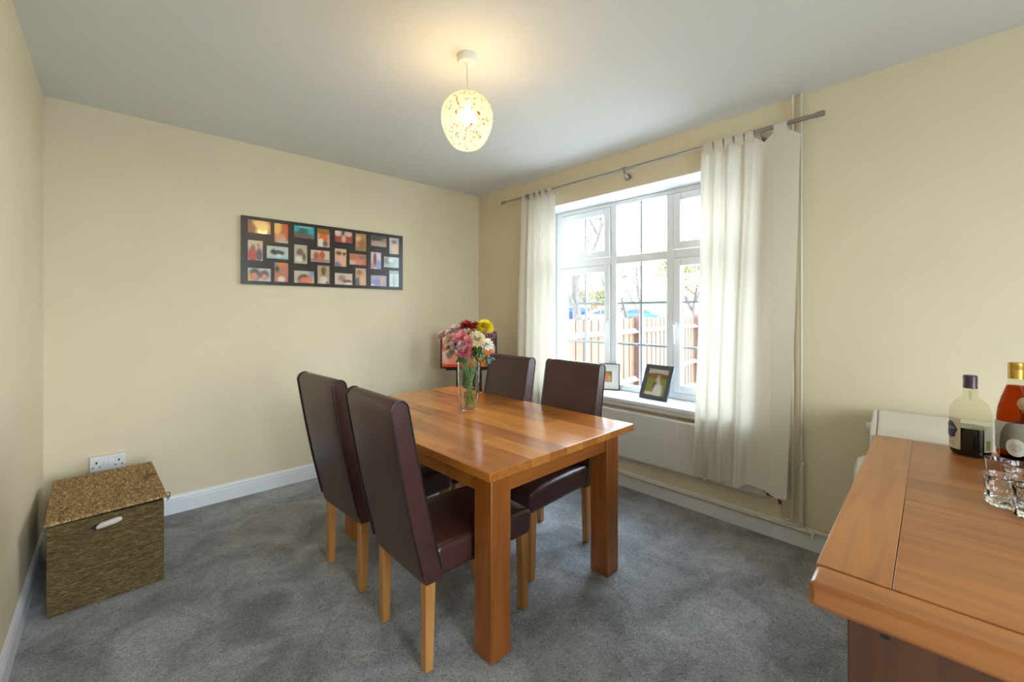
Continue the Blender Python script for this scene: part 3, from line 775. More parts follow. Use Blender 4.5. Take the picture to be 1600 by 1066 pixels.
PAL = {
 (0, 0): (s_(196, 130, 84), [(.55, .55, .35, .6, s_(255, 208, 120)), (.15, .3, .2, .4, s_(150, 100, 75)), (.1, .8, .1, .2, s_(130, 110, 80))]),
 (1, 0): (s_(205, 105, 60), [(.2, .8, .28, .35, s_(250, 190, 100)), (.45, .25, .35, .2, s_(215, 150, 120)), (.6, .05, .4, .12, s_(190, 180, 160))]),
 (2, 0): (s_(45, 175, 180), [(.35, .15, .6, .35, s_(110, 90, 85)), (.45, .6, .22, .25, s_(40, 110, 110)), (.55, .95, .3, .1, s_(150, 190, 170))]),
 (3, 0): (s_(215, 180, 150), [(.5, .95, .6, .3, s_(160, 110, 40)), (.5, .5, .35, .2, s_(225, 110, 50)), (.3, .25, .2, .2, s_(235, 220, 205)), (.65, .2, .2, .15, s_(120, 90, 80))]),
 (4, 0): (s_(170, 80, 70), [(.2, .8, .2, .25, s_(220, 200, 180)), (.5, .75, .14, .25, s_(90, 70, 65)), (.75, .8, .2, .2, s_(215, 190, 170)), (.5, .35, .12, .3, s_(225, 170, 150))]),
 (5, 0): (s_(190, 140, 90), [(.3, .7, .25, .15, s_(220, 180, 120)), (.6, .4, .3, .25, s_(170, 115, 75)), (.5, .1, .5, .1, s_(150, 130, 80))]),
 (6, 0): (s_(150, 130, 112), [(.5, .9, .6, .15, s_(80, 90, 90)), (.3, .65, .4, .12, s_(70, 70, 60)), (.5, .2, .5, .25, s_(185, 160, 140))]),
 (7, 0): (s_(205, 190, 185), [(.5, .75, .25, .1, s_(130, 115, 115)), (.6, .3, .35, .3, s_(235, 200, 170))]),
 (0, 1): (s_(205, 188, 160), [(.3, .25, .3, .35, s_(190, 80, 75)), (.75, .3, .2, .3, s_(100, 95, 110)), (.35, .65, .14, .12, s_(150, 115, 75)), (.7, .75, .12, .1, s_(190, 140, 110))]),
 (1, 1): (s_(195, 205, 190), [(.5, .5, .3, .2, s_(70, 80, 95)), (.3, .6, .1, .15, s_(60, 55, 60)), (.55, .25, .12, .15, s_(225, 225, 215)), (.5, .06, .6, .1, s_(150, 200, 205))]),
 (2, 1): (s_(190, 178, 150), [(.45, .6, .25, .18, s_(120, 105, 95)), (.4, .25, .3, .15, s_(225, 215, 200)), (.75, .35, .12, .2, s_(120, 95, 80))]),
 (3, 1): (s_(215, 195, 165), [(.3, .5, .14, .35, s_(185, 85, 70)), (.6, .6, .14, .35, s_(190, 90, 75)), (.45, .15, .5, .15, s_(170, 130, 110))]),
 (4, 1): (s_(225, 180, 145), [(.35, .75, .25, .09, s_(90, 45, 35)), (.8, .72, .15, .06, s_(70, 40, 35)), (.3, .12, .25, .15, s_(120, 130, 160)), (.6, .35, .3, .2, s_(235, 175, 150))]),
 (5, 1): (s_(195, 125, 85), [(.55, .35, .25, .3, s_(225, 130, 110)), (.75, .7, .2, .2, s_(150, 120, 110)), (.15, .2, .2, .2, s_(215, 180, 160))]),
 (6, 1): (s_(215, 205, 210), [(.4, .55, .16, .4, s_(140, 80, 70)), (.75, .25, .22, .3, s_(140, 160, 200)), (.2, .2, .15, .2, s_(205, 150, 120))]),
 (7, 1): (s_(190, 205, 198), [(.6, .5, .2, .35, s_(150, 195, 190)), (.2, .6, .2, .3, s_(150, 150, 140)), (.45, .7, .15, .2, s_(235, 240, 230))]),
 (0, 2): (s_(200, 205, 200), [(.3, .5, .24, .45, s_(95, 85, 85)), (.28, .35, .15, .28, s_(215, 140, 120)), (.72, .5, .2, .35, s_(110, 95, 100)), (.72, .3, .13, .24, s_(215, 150, 120)), (.05, .2, .06, .4, s_(220, 180, 40))]),
 (1, 2): (s_(200, 130, 105), [(.5, .92, .25, .1, s_(235, 140, 50)), (.1, .9, .15, .1, s_(120, 140, 150)), (.2, .65, .15, .15, s_(80, 90, 70)), (.5, .15, .25, .12, s_(230, 215, 200))]),
 (2, 2): (s_(200, 190, 170), [(.5, .3, .3, .4, s_(110, 70, 55)), (.5, .2, .2, .3, s_(215, 130, 100)), (.75, .3, .15, .3, s_(225, 140, 105)), (.9, .85, .15, .3, s_(130, 160, 190))]),
 (3, 2): (s_(185, 160, 130), [(.5, .7, .18, .25, s_(130, 90, 60)), (.5, .2, .3, .2, s_(220, 205, 185)), (.8, .06, .1, .05, s_(140, 40, 60))]),
 (4, 2): (s_(215, 195, 170), [(.4, .55, .2, .25, s_(170, 130, 130)), (.7, .3, .25, .15, s_(140, 90, 75)), (.75, .08, .2, .1, s_(240, 230, 220))]),
 (5, 2): (s_(200, 175, 145), [(.35, .75, .25, .15, s_(190, 120, 80)), (.2, .2, .25, .25, s_(110, 110, 125)), (.65, .25, .25, .25, s_(235, 180, 140))]),
 (6, 2): (s_(185, 178, 190), [(.4, .35, .3, .3, s_(150, 155, 200)), (.7, .5, .12, .35, s_(215, 180, 170)), (.1, .1, .1, .1, s_(230, 230, 240))]),
 (7, 2): (s_(215, 232, 228), [(.5, .9, .5, .12, s_(170, 165, 185)), (.5, .35, .12, .4, s_(170, 210, 205))])}
for (x, z, w_, h_, ci, ri) in rects:
    b_, bl = PAL[(ci, ri)]
    picture('photo', w_, h_, b_, bl, cb, Matrix.Translation((x, .0072, z)), 14, 12)

# picture on an easel in the corner behind the vase
EC = at(733, 547, 4.2); EC.z = 0
erz = math.atan2(FW.y, FW.x) - PI/2 + R(3)
es = tag(empty('display_easel', EC, erz), 'black easel in the corner behind the flower vase', 'easel')
bm = bmesh.new()
for s in (-1, 1):
    tube(bm, [(s*.075, .0, 1.22), (s*.15, -.03, 0.006)], .016, 10)
obj('front_leg', bm, black_m, es, smooth=True)
obj('rear_leg', TB([(0, .02, 1.2), (0, .26, .008)], .013, 10), black_m, es, smooth=True)
obj('shelf', BX(-.22, .22, -.085, .0, .835, .850), black_m, es, bevel=.003)
obj('back_panel', BX(-.125, .125, -.012, .004, .45, .835), black_m, es, bevel=.004)
pf = tag(empty('framed_picture', EC + Matrix.Rotation(erz, 3, 'Z') @ Vector((0, -.055, .8505)), erz), 'orange and white picture in a black rounded frame, standing on the corner easel', 'picture')
pw, ph = .545, .345
bm = bmesh.new()
for a in ((-pw/2, -pw/2+.016, 0, ph), (pw/2-.016, pw/2, 0, ph)): box(bm, a[0], a[1], -.012, .012, a[2], a[3])
box(bm, -pw/2+.016, pw/2-.016, -.012, .012, 0, .014); box(bm, -pw/2+.016, pw/2-.016, -.012, .012, ph-.016, ph)
for s in (-1, 1): lathe_c = tube(bm, [(s*(pw/2-.03), 0, ph-.004), (s*(pw/2-.03), 0, ph+.012)], .028, 14)
obj('frame', bm, black_m, pf, bevel=.004)
picture('artwork', pw-.03, ph-.028, s_(238, 120, 50), [(.14, .45, .2, .35, s_(235, 190, 170)), (.05, .75, .12, .25, s_(230, 80, 60)), (.3, .25, .2, .2, s_(240, 150, 120)), (.5, .8, .3, .25, s_(200, 90, 60)), (.88, .75, .16, .3, s_(110, 60, 45)), (.93, .55, .07, .12, s_(240, 220, 200)), (.5, .04, .7, .05, s_(235, 70, 45)), (.78, .3, .18, .35, s_(245, 130, 40)), (.85, .1, .05, .06, s_(40, 25, 20))],
        pf, Matrix.Translation((-pw/2+.015, -.006, .013)), 40, 28)

# frames on the window sill
def sill_frame(name, label, foot, rz, w, h, tilt, border, fmat, mount, img, lean_side=0):
    root = tag(empty(name, foot, rz), label, 'photo frame', 'framed photos on the window sill')
    T = Matrix.Rotation(-tilt, 4, 'X')
    bm = bmesh.new(); t = .016
    box(bm, -w/2, -w/2+border, 0, t, 0, h, M=T); box(bm, w/2-border, w/2, 0, t, 0, h, M=T)
    box(bm, -w/2+border, w/2-border, 0, t, 0, border, M=T); box(bm, -w/2+border, w/2-border, 0, t, h-border, h, M=T)
    obj('frame', bm, fmat, root, bevel=.002)
    iw, ih = w-2*border, h-2*border
    obj('backing', BX(-w/2+.004, w/2-.004, t+.0005, t+.004, .004, h-.004, M=T), simple('backing_card', (.08, .07, .06), .8), root)
    if mount:
        obj('mount', BX(-iw/2, iw/2, .009, .011, border, h-border, M=T), simple('mount_card', (.72, .68, .62), .7, var=.02), root)
        mw, mh = iw-2*mount, ih-2*mount
        picture('photo', mw, mh, img[0], img[1], root, T @ Matrix.Translation((-mw/2, .0075, border+mount)), 16, 16)
    else:
        picture('photo', iw, ih, img[0], img[1], root, T @ Matrix.Translation((-iw/2, .008, border)), 20, 28)
    bm = bmesh.new()
    a = T @ Vector((0, t, h*.7)); b = Vector((0, a.y+.055, .001))
    tube(bm, [a, b], .006, 6); obj('strut', bm, black_m, root)
    return root
def face_rz(nx, ny): return math.atan2(nx, -ny)  # local -y looks along (nx,ny)
sill_frame('picture_frame', 'thin black photo frame with a wide cream mount, on the window sill by the chair', (3.20, 2.20, .7055), face_rz(-.92, -.39), .215, .235, R(7), .008, black_m, .062,
           (s_(120, 125, 80), [(.35, .45, .3, .35, s_(205, 120, 90)), (.2, .15, .2, .2, s_(190, 150, 110)), (.7, .3, .2, .3, s_(190, 150, 95))]))
sill_frame('picture_frame', 'dark grey photo frame leaning back on the window sill beside the right curtain', (3.10, 1.715, .7075), face_rz(-1, .10), .250, .285, R(23), .034, simple('charcoal_frame', (.065, .06, .07), rough=.4, var=.1), 0,
           (s_(128, 130, 60), [(.5, .95, .8, .18, s_(190, 185, 165)), (.5, .74, .7, .10, s_(125, 85, 45)), (.55, .5, .10, .25, s_(190, 170, 150)), (.45, .35, .12, .16, s_(115, 75, 65)), (.62, .15, .2, .3, s_(205, 195, 180)), (.2, .06, .25, .06, s_(220, 190, 160))]))

# ------------------------------------------------------------------ pendant lamp
PX_, PY_ = 1.303, 1.733
lamp = tag(empty('pendant_lamp', (PX_, PY_, ZC)), 'lit pendant lamp with a speckled glass globe shade', 'pendant lamp')
obj('ceiling_rose', LT([(0, 0), (.050, 0), (.050, -.012), (.049, -.030), (.045, -.038), (.012, -.040), (.006, -.048), (0, -.048)], 36), simple('rose_plastic', (.8, .76, .7), .4), lamp, smooth=True)
obj('cord', TB([(0, 0, -.04), (0, 0, -.215)], .0028, 8), simple('white_cord', (.7, .66, .6), .6), lamp, smooth=True)
def shade_material():
    m, nt, out = newmat('speckled_glass')
    tc = N(nt, 'ShaderNodeTexCoord')
    mp = N(nt, 'ShaderNodeMapping'); mp.inputs['Scale'].default_value = (52, 52, 34); L(nt, tc.outputs['Object'], mp.inputs['Vector'])
    v = N(nt, 'ShaderNodeTexVoronoi'); v.inputs['Scale'].default_value = 1; v.feature = 'F1'
    dn = N(nt, 'ShaderNodeTexNoise'); dn.inputs['Scale'].default_value = .7; dn.inputs['Detail'].default_value = 2; dn.inputs['Roughness'].default_value = .7
    L(nt, mp.outputs['Vector'], dn.inputs['Vector'])
    ds = N(nt, 'ShaderNodeVectorMath', operation='SCALE'); ds.inputs['Scale'].default_value = 3.2; L(nt, dn.outputs['Color'], ds.inputs[0]); ad = N(nt, 'ShaderNodeVectorMath', operation='ADD'); L(nt, mp.outputs['Vector'], ad.inputs[0]); L(nt, ds.outputs[0], ad.inputs[1])
    L(nt, ad.outputs[0], v.inputs['Vector'])
    rp = ramp(nt, [(.22, (.22, .11, .04)), (.32, (.88, .80, .56))])
    L(nt, v.outputs['Distance'], rp.inputs['Fac'])
    tl = N(nt, 'ShaderNodeBsdfTranslucent'); rp2 = ramp(nt, [(.24, (.05, .025, .008)), (.33, (.22, .20, .14))]); L(nt, v.outputs['Distance'], rp2.inputs['Fac']); L(nt, rp2.outputs['Color'], tl.inputs['Color'])
    tr = N(nt, 'ShaderNodeBsdfTransparent'); L(nt, rp.outputs['Color'], tr.inputs['Color'])
    gl = N(nt, 'ShaderNodeBsdfGlossy'); gl.inputs['Roughness'].default_value = .1
    m1 = N(nt, 'ShaderNodeMixShader'); m1.inputs[0].default_value = .55; L(nt, tl.outputs[0], m1.inputs[1]); L(nt, tr.outputs[0], m1.inputs[2])
    m2 = N(nt, 'ShaderNodeMixShader'); m2.inputs[0].default_value = .05; L(nt, m1.outputs[0], m2.inputs[1]); L(nt, gl.outputs[0], m2.inputs[2])
    L(nt, m2.outputs[0], out.inputs['Surface'])
    return m
zt = 2.497-ZC
sp = [(.018, zt), (.045, zt-.004), (.075, zt-.016), (.100, zt-.036), (.118, zt-.062), (.1275, zt-.092), (.130, zt-.120), (.126, zt-.155), (.116, zt-.188), (.101, zt-.220), (.082, zt-.248), (.066, zt-.264), (.052, zt-.271), (.030, zt-.274), (.008, zt-.275)]
bm = bmesh.new(); n = 56; rings = []
for r_, z in sp: rings.append([bm.verts.new((r_*math.cos(2*PI*k/n), r_*math.sin(2*PI*k/n), z)) for k in range(n)])
for a, b in zip(rings, rings[1:]):
    for k in range(n): bm.faces.new((a[k], a[(k+1) % n], b[(k+1) % n], b[k]))
obj('lamp_shade', bm, shade_material(), lamp, smooth=True)
obj('lamp_holder', LT([(0, -.205), (.020, -.205), (.022, -.215), (.018, -.25), (0, -.25)], 24), simple('rose_plastic', (.8, .76, .7), .4), lamp, smooth=True)
m, nt, out = newmat('lit_bulb'); em = N(nt, 'ShaderNodeEmission'); em.inputs['Color'].default_value = (1, .80, .50, 1); em.inputs['Strength'].default_value = 6
L(nt, em.outputs[0], out.inputs['Surface'])
bm = LT([(0, -.25), (.013, -.25), (.016, -.265), (.029, -.295), (.031, -.310), (.026, -.328), (.014, -.339), (0, -.341)], 24)
bulb = obj('light_bulb', bm, m, lamp, smooth=True)
pl = bpy.data.lights.new('bulb_glow', 'POINT'); pl.energy = 6.0; pl.color = (1, .78, .52); pl.shadow_soft_size = .045
plo = bpy.data.objects.new('bulb_glow', pl); COL.objects.link(plo); plo.location = (PX_, PY_, ZC-.335)

# ------------------------------------------------------------------ storage basket and socket
bk = tag(empty('storage_basket', (-.225, 2.855, 0), R(2.0)), 'lidded woven seagrass basket on the carpet by the left wall', 'basket')
BW, BD, BH = .415, .72, .418
def woven(bm, x0, x1, y0, y1, z0, z1, nx, ny, nz, amp, seed, axis=None):
    """box with slightly irregular woven surface"""
    random.seed(seed)
    def faceg(o, a, b, na, nb_, nrm):
        g = []
        for i in range(na+1):
            row = []
            for j in range(nb_+1):
                p = o + a*(i/na) + b*(j/nb_)
                ed = 0 if i in (0, na) or j in (0, nb_) else 1
                q = noise.noise(p*37)*amp + (amp*.9*(1 if (i+j) % 2 else -1))
                row.append(bm.verts.new(p + nrm*q*ed))
            g.append(row)
        for i in range(na):
            for j in range(nb_): bm.faces.new((g[i][j], g[i+1][j], g[i+1][j+1], g[i][j+1]))
    dx, dy, dz = Vector((x1-x0, 0, 0)), Vector((0, y1-y0, 0)), Vector((0, 0, z1-z0)); o = Vector((x0, y0, z0))
    faceg(o, dx, dz, nx, nz, Vector((0, -1, 0))); faceg(o+dy, dx, dz, nx, nz, Vector((0, 1, 0)))
    faceg(o, dy, dz, ny, nz, Vector((-1, 0, 0))); faceg(o+dx, dy, dz, ny, nz, Vector((1, 0, 0)))
    faceg(o, dx, dy, nx, ny, Vector((0, 0, -1))); faceg(o+dz, dx, dy, nx, ny, Vector((0, 0, 1)))
    bmesh.ops.remove_doubles(bm, verts=bm.verts, dist=1e-5)
    return bm
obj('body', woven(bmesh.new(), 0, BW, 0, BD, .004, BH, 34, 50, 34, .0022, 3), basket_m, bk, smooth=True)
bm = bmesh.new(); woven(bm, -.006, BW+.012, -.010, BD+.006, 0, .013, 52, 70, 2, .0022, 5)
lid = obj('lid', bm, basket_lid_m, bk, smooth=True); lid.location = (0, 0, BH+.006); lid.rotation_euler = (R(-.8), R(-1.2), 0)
hn = simple('handle_hole_light', (.62, .55, .48), .6); 
bm = bmesh.new()
tube(bm, [(.165+.0, -.006, .365), (.18, -.012, .372), (.235, -.012, .380), (.25, -.006, .380)], [.010, .015, .015, .010], 10)
obj('handle', bm, hn, bk, smooth=True)
bm = bmesh.new()
tube(bm, [(.150, -.0035, .358), (.165, -.0035, .366), (.20, -.0035, .372)], [.009, .013, .013], 8)
obj('handle_opening', bm, slot_m, bk)
bm = bmesh.new()
for dz in (0, .012): tube(bm, arc((BW+.010, .04, BH+.02-dz*2), (BW+.045, .03, BH+.03-dz), (BW+.012, .0, BH+.002-dz), 6), .0022, 5)
obj('loose_strand', bm, basket_m, bk, smooth=True)
tube_b = TB([(.36, .34, BH+.034), (.385, .36, BH+.040), (.41, .385, BH+.036)], [.004, .009, .004], 8)
obj('lid_loop', tube_b, basket_m, bk, smooth=True)

so = tag(empty('wall_socket', (-.03, YA, .437)), 'white double wall socket with two switches above the basket', 'socket')
obj('faceplate', BX(-.084, .084, -.036, -.0005, -.048, .048), white_pl, so, bevel=.006, seg=3)
bm = bmesh.new()
for cx_ in (-.052, .052):
    for q in ((-.004, .004, .004, .018), (-.020, -.012, -.020, -.014), (.012, .020, -.020, -.014)):
        obj('pin_hole', BX(cx_+q[0], cx_+q[1], -.0375, -.035, q[2], q[3]), slot_m, so)
for cx_ in (-.011, .011): obj('switch', BX(cx_-.0085, cx_+.0085, -.042, -.035, -.012, .018), white_pl, so, bevel=.002)

# ------------------------------------------------------------------ sideboard
SR = R(2.6)
sb = tag(empty('sideboard', (.945, .207, 0), SR), 'oak sideboard with a thick top in the right foreground', 'sideboard')
SL, SD, SZ = 1.325, .72, .90
bm = BX(0, SL, -SD, 0, SZ-.047, SZ)
# top boards: front board, end board and field as separate pieces with fine joints
g_ = .0008
obj('front_board', BX(0, .078, -SD, 0, SZ-.047, SZ), side_top, sb, bevel=.010, seg=3)
obj('end_board', BX(.078+g_*.3, SL, -.112, 0, SZ-.047, SZ), side_end, sb, bevel=.0012)
obj('plank', BX(.078+g_*.3, .60, -SD, -.112-g_*1.6, SZ-.047, SZ-.0004), side_top, sb, bevel=.0012)
obj('plank', BX(.60+g_*.3, SL, -SD, -.112-g_*.4, SZ-.047, SZ-.0002), wood('sideboard_oak_rear', srgb(184, 112, 48), srgb(116, 62, 20), 'Y', .5, 3, rough=.4, contrast=.3), sb, bevel=.0012)
bm.free()
obj('body', BX(.052, SL-.03, -SD+.05, -.052, .003, SZ-.0475), side_body_shaded, sb, bevel=.003)
k_ = obj('knot', LT([(0, 0), (.008, 0), (.006, .0012), (0, .0012)], 12), simple('knot_dark', (.02, .009, .004), .6), sb, smooth=True)
k_.rotation_euler = (0, R(-90), 0); k_.location = (.0518, -.105, .822); k_.scale = (.5, 1, .6)

# ------------------------------------------------------------------ washing machine behind it
wr = R(6)
wm = tag(empty('washing_machine', (2.92, .355, 0), wr), 'white appliance with a side dial between the sideboard and the wall', 'appliance')
# local: x<0 towards the sideboard, front faces +y
obj('cabinet', BX(-.60, 0, -.60, -.022, .01, .862), machine_m, wm, bevel=.008)
obj('worktop', BX(-.605, .002, -.605, -.024, .864, .888), machine_m, wm, bevel=.008, seg=3)
obj('control_panel', BX(-.60, 0, -.022, -.001, .74, .888), machine_m, wm, bevel=.008, seg=3)
obj('front_panel', BX(-.598, -.002, -.0215, -.004, .02, .737), machine_m, wm, bevel=.006)
bm = bmesh.new(); prof = [(0, 0), (.024, 0), (.024, .012), (.020, .024), (0, .026)]
lathe(bm, prof, 24)
kn = obj('dial', bm, machine_m, wm, smooth=True); kn.rotation_euler = (R(-90), 0, 0); kn.location = (-.10, -.001, .812)
bm = bmesh.new(); lathe(bm, [(0, 0), (.20, 0), (.20, .030), (.185, .055), (.15, .066), (0, .060)], 40)
dr = obj('porthole_door', bm, machine_m, wm, smooth=True); dr.rotation_euler = (R(-90), 0, 0); dr.location = (-.27, -.004, .50)

# ------------------------------------------------------------------ bottles and glasses
def sbpt(px, py, z=.9):
    d = FW + RT*((px-800)/FPX); t = (H-z)/((py-HY)/FPX); return Vector((d.x*t, d.y*t, z))
def towards_cam(p): return math.atan2(-p.y, -p.x)
def curved_label(bm, r, a0, a1, z0, z1, n=12, cl=None, off=.0006):
    g = []
    for k in range(n+1):
        a = a0+(a1-a0)*k/n
        g.append((bm.verts.new(((r+off)*math.cos(a), (r+off)*math.sin(a), z0)), bm.verts.new(((r+off)*math.cos(a), (r+off)*math.sin(a), z1))))
    for p, q in zip(g, g[1:]): bm.faces.new((p[0], q[0], q[1], p[1]))
    return bm
def text_on_cyl(txt, size, r, ac, z, mat, parent, off=.0015, name='lettering'):
    cu = bpy.data.curves.new(name, 'FONT'); cu.body = txt; cu.size = size; cu.align_x = 'CENTER'; cu.align_y = 'CENTER'; cu.resolution_u = 3
    to = bpy.data.objects.new(name, cu); COL.objects.link(to)
    bpy.context.view_layer.update()
    me = bpy.data.meshes.new_from_object(to.evaluated_get(bpy.context.evaluated_depsgraph_get()))
    COL.objects.unlink(to); bpy.data.objects.remove(to)
    for v in me.vertices:
        a = ac + v.co.x/r; v.co = Vector(((r+off)*math.cos(a), (r+off)*math.sin(a), z+v.co.y))
    me.materials.clear(); me.materials.append(mat); me.name = name
    o = bpy.data.objects.new(name, me); COL.objects.link(o); o.parent = parent
    return o
label_cream = simple('label_paper', (.62, .55, .40), .6, var=.06, scale=60)
label_purple = simple('label_purple', (.020, .012, .045), .5)
ink_w = simple('ink_cream', (.65, .6, .5), .5); ink_d = simple('ink_dark', (.05, .04, .05), .5)
cap_purple = simple('cap_purple', (.055, .022, .040), .35, var=.1)
cap_gold = simple('cap_gold', (.50, .30, .05), .32, metal=.7, var=.12)
def liquid(name, c, rough=0):
    return clear_glass(name, c, ior=1.33)
# dark rum bottle with shoulder loops
p = sbpt(1516, 711); b1 = tag(empty('rum_bottle', p+Vector((0, 0, .001)), towards_cam(p)), 'clear spirit bottle half full of black liquid with a purple cap', 'bottle', 'bottles on the sideboard')
op = [(.046, 0), (.051, .004), (.052, .02), (.052, .135), (.050, .158), (.043, .178), (.032, .192), (.022, .200), (.019, .208), (.0175, .225), (.0165, .240)]
obj('bottle_glass', LT([(0, 0)]+op, 40), bottle_glass, b1, smooth=True)
black_liq = simple('black_spirit', (.004, .003, .003), .08, var=.1, spec=.6)
obj('liquid', LT([(0, .004), (.046, .004), (.0500, .012), (.0502, .022), (.0502, .098), (0, .098)], 36), black_liq, b1, smooth=True)
obj('cap', LT([(0, .232), (.0185, .232), (.0185, .236), (.0178, .238), (.0182, .274), (.016, .277), (0, .277)], 28), cap_purple, b1, smooth=True)
for s in (-1, 1):
    pts = [(0+.017*math.cos(0)+.0, 0, .223)]
    a = 0 if s == 1 else PI
    ring = [(.018+.011*math.sin(t), 0, .208+.013*math.cos(t)) for t in [PI*k/8 for k in range(9)]]
    bm = TB([(x*math.cos(a), x*math.sin(a), z) for x, _, z in ring], .0035, 8)
    obj('loop_handle', bm, bottle_glass, b1, smooth=True)
A0 = R(-68)
obj('label', curved_label(bmesh.new(), .052, R(-84), R(-26), .022, .128, 14), label_cream, b1)
bm = bmesh.new(); cen = [(.0, .036), (.011, .030), (.018, .016), (.024, .004), (.018, -.012), (.016, -.026), (.004, -.032), (-.010, -.030), (-.022, -.026), (-.024, 0), (-.022, .022), (-.010, .032)]
vs = [bm.verts.new((.0540*math.cos(R(-60)+x/.0532), .0540*math.sin(R(-60)+x/.0532), .086+z*.85)) for x, z in cen]
ctr = bm.verts.new((.0546*math.cos(R(-60)), .0546*math.sin(R(-60)), .086))
for k in range(len(vs)): bm.faces.new((ctr, vs[k], vs[(k+1) % len(vs)]))
obj('emblem', bm, label_purple, b1)
text_on_cyl('KRAKEN', .0088, .0541, R(-60), .092, ink_w, b1, off=.0009)
bm = bmesh.new()
for k in range(4): curved_label(bm, .052, R(-76), R(-44-4*k), .036+.007*k, .0375+.007*k, 6, off=.0012)
obj('fine_print', bm, ink_d, b1)
obj('back_label', curved_label(bmesh.new(), .052, R(38), R(84), .024, .112, 12), simple('label_back', (.40, .38, .28), .6), b1)
obj('back_label_stamp', curved_label(bmesh.new(), .0522, R(44), R(62), .030, .062, 6), simple('stamp_green', (.14, .17, .03), .6), b1)
# amber bottle with gold cap
p = sbpt(1588, 716); b2 = tag(empty('liqueur_bottle', p+Vector((0, 0, .001)), towards_cam(p)), 'tall bottle of orange-red liquor with a ribbed gold cap', 'bottle', 'bottles on the sideboard')
op = [(.042, 0), (.047, .004), (.048, .02), (.048, .10), (.0475, .135), (.044, .170), (.036, .205), (.027, .235), (.0205, .258), (.0175, .272), (.0170, .285)]
obj('bottle_glass', LT([(0, 0)]+op, 40), bottle_glass, b2, smooth=True)
red_liq = thin_glass('amber_liquor', (.60, .19, .05))
obj('liquid', LT([(0, .004), (.042, .004), (.0462, .012), (.0462, .10), (.0457, .135), (.0422, .170), (.0342, .205), (.0252, .235), (.0215, .247), (0, .247)], 36), red_liq, b2, smooth=True)
rb = [(0, .270), (.0195, .270)]
for k in range(5): rb += [(.0195, .300+.004*k), (.0188, .302+.004*k)]
rb += [(.0195, .322), (.018, .325), (0, .325)]
obj('cap', LT(rb, 32), cap_gold, b2, smooth=True)
obj('label', curved_label(bmesh.new(), .048, R(-95), R(40), .03, .125, 24), simple('label_grey', (.55, .50, .40), .6, var=.2, scale=50), b2)
# smoky decanter
p = sbpt(1604, 737); b3 = tag(empty('decanter', p+Vector((0, 0, .001)), towards_cam(p)), 'squat smoky glass bottle with an oval white label and wooden stopper', 'bottle', 'bottles on the sideboard')
op = [(.046, 0), (.053, .006), (.056, .03), (.056, .085), (.053, .115), (.044, .138), (.030, .150), (.018, .155), (.014, .160), (.0125, .172), (.015, .182), (.015, .188)]
obj('bottle_glass', LT([(0, 0)]+op, 44), decanter_glass, b3, smooth=True)
obj('stopper', LT([(0, .180), (.010, .180), (.010, .190), (.014, .192), (.019, .203), (.019, .214), (.014, .225), (.006, .230), (0, .231)], 28), simple('pale_wood', (.50, .32, .18), .5, var=.15, scale=40), b3, smooth=True)
bm = bmesh.new(); ac = R(-22)
ov = [bm.verts.new((.0574*math.cos(ac+.022*math.cos(t)/.056*1.1), .0574*math.sin(ac+.022*math.cos(t)/.056*1.1), .078+.027*math.sin(t))) for t in [2*PI*k/28 for k in range(28)]]
c0 = bm.verts.new((.0578*math.cos(ac), .0578*math.sin(ac), .078))
for k in range(28): bm.faces.new((c0, ov[k], ov[(k+1) % 28]))
obj('oval_label', bm, simple('label_white', (.68, .67, .60), .5), b3)
bm = bmesh.new()
for k, w_ in enumerate((.010, .013, .014, .010)): curved_label(bm, .0574, ac-w_/.056, ac+w_/.056, .068+.006*k, .0692+.006*k, 4, off=.001)
obj('fine_print', bm, ink_d, b3)
# small metal cup
p = sbpt(1559, 738); c1 = tag(obj('metal_cup', LT([(0, 0), (.026, 0), (.0275, .003), (.030, .040), (.0285, .040), (.026, .005), (0, .004)], 32), simple('polished_steel', (.55, .50, .50), .12, metal=1, var=.03), smooth=True, loc=p+Vector((0, 0, .001))),
    'small polished metal cup in front of the spirit bottles', 'cup')
# cut glass tumblers
def tumbler():
    bm = bmesh.new(); n = 32; prof = [(0, 0), (.034, 0), (.037, .004), (.039, .03), (.040, .074), (.0375, .076), (.0355, .070), (.034, .018), (0, .014)]
    lathe(bm, prof, n, sq=.12)
    for v in bm.verts:
        r_ = v.co.xy.length
        if r_ > .0365 and .006 < v.co.z < .066:
            a = math.atan2(v.co.y, v.co.x); k = 1-.05*abs(math.sin(a*8+v.co.z*90)); v.co.x *= k; v.co.y *= k
    return obj('glass_tumbler', bm, crystal, smooth=True)
t0 = tumbler()
for i, (px, py, rz, lab) in enumerate(((1572, 790, .2, 'cut crystal tumbler at the left of the group in front of the metal cup'), (1603, 771, .7, 'cut crystal tumbler behind the other two at the photo edge'), (1622, 812, 1.1, 'cut crystal tumbler nearest the camera, mostly past the photo edge'))):
    t = t0 if i == 0 else t0.copy()
    if i: COL.objects.link(t)
    q = sbpt(px, py); t.location = q+Vector((0, 0, .001)); t.rotation_euler.z = rz
    tag(t, lab, 'glass', 'cut crystal tumblers on the sideboard')

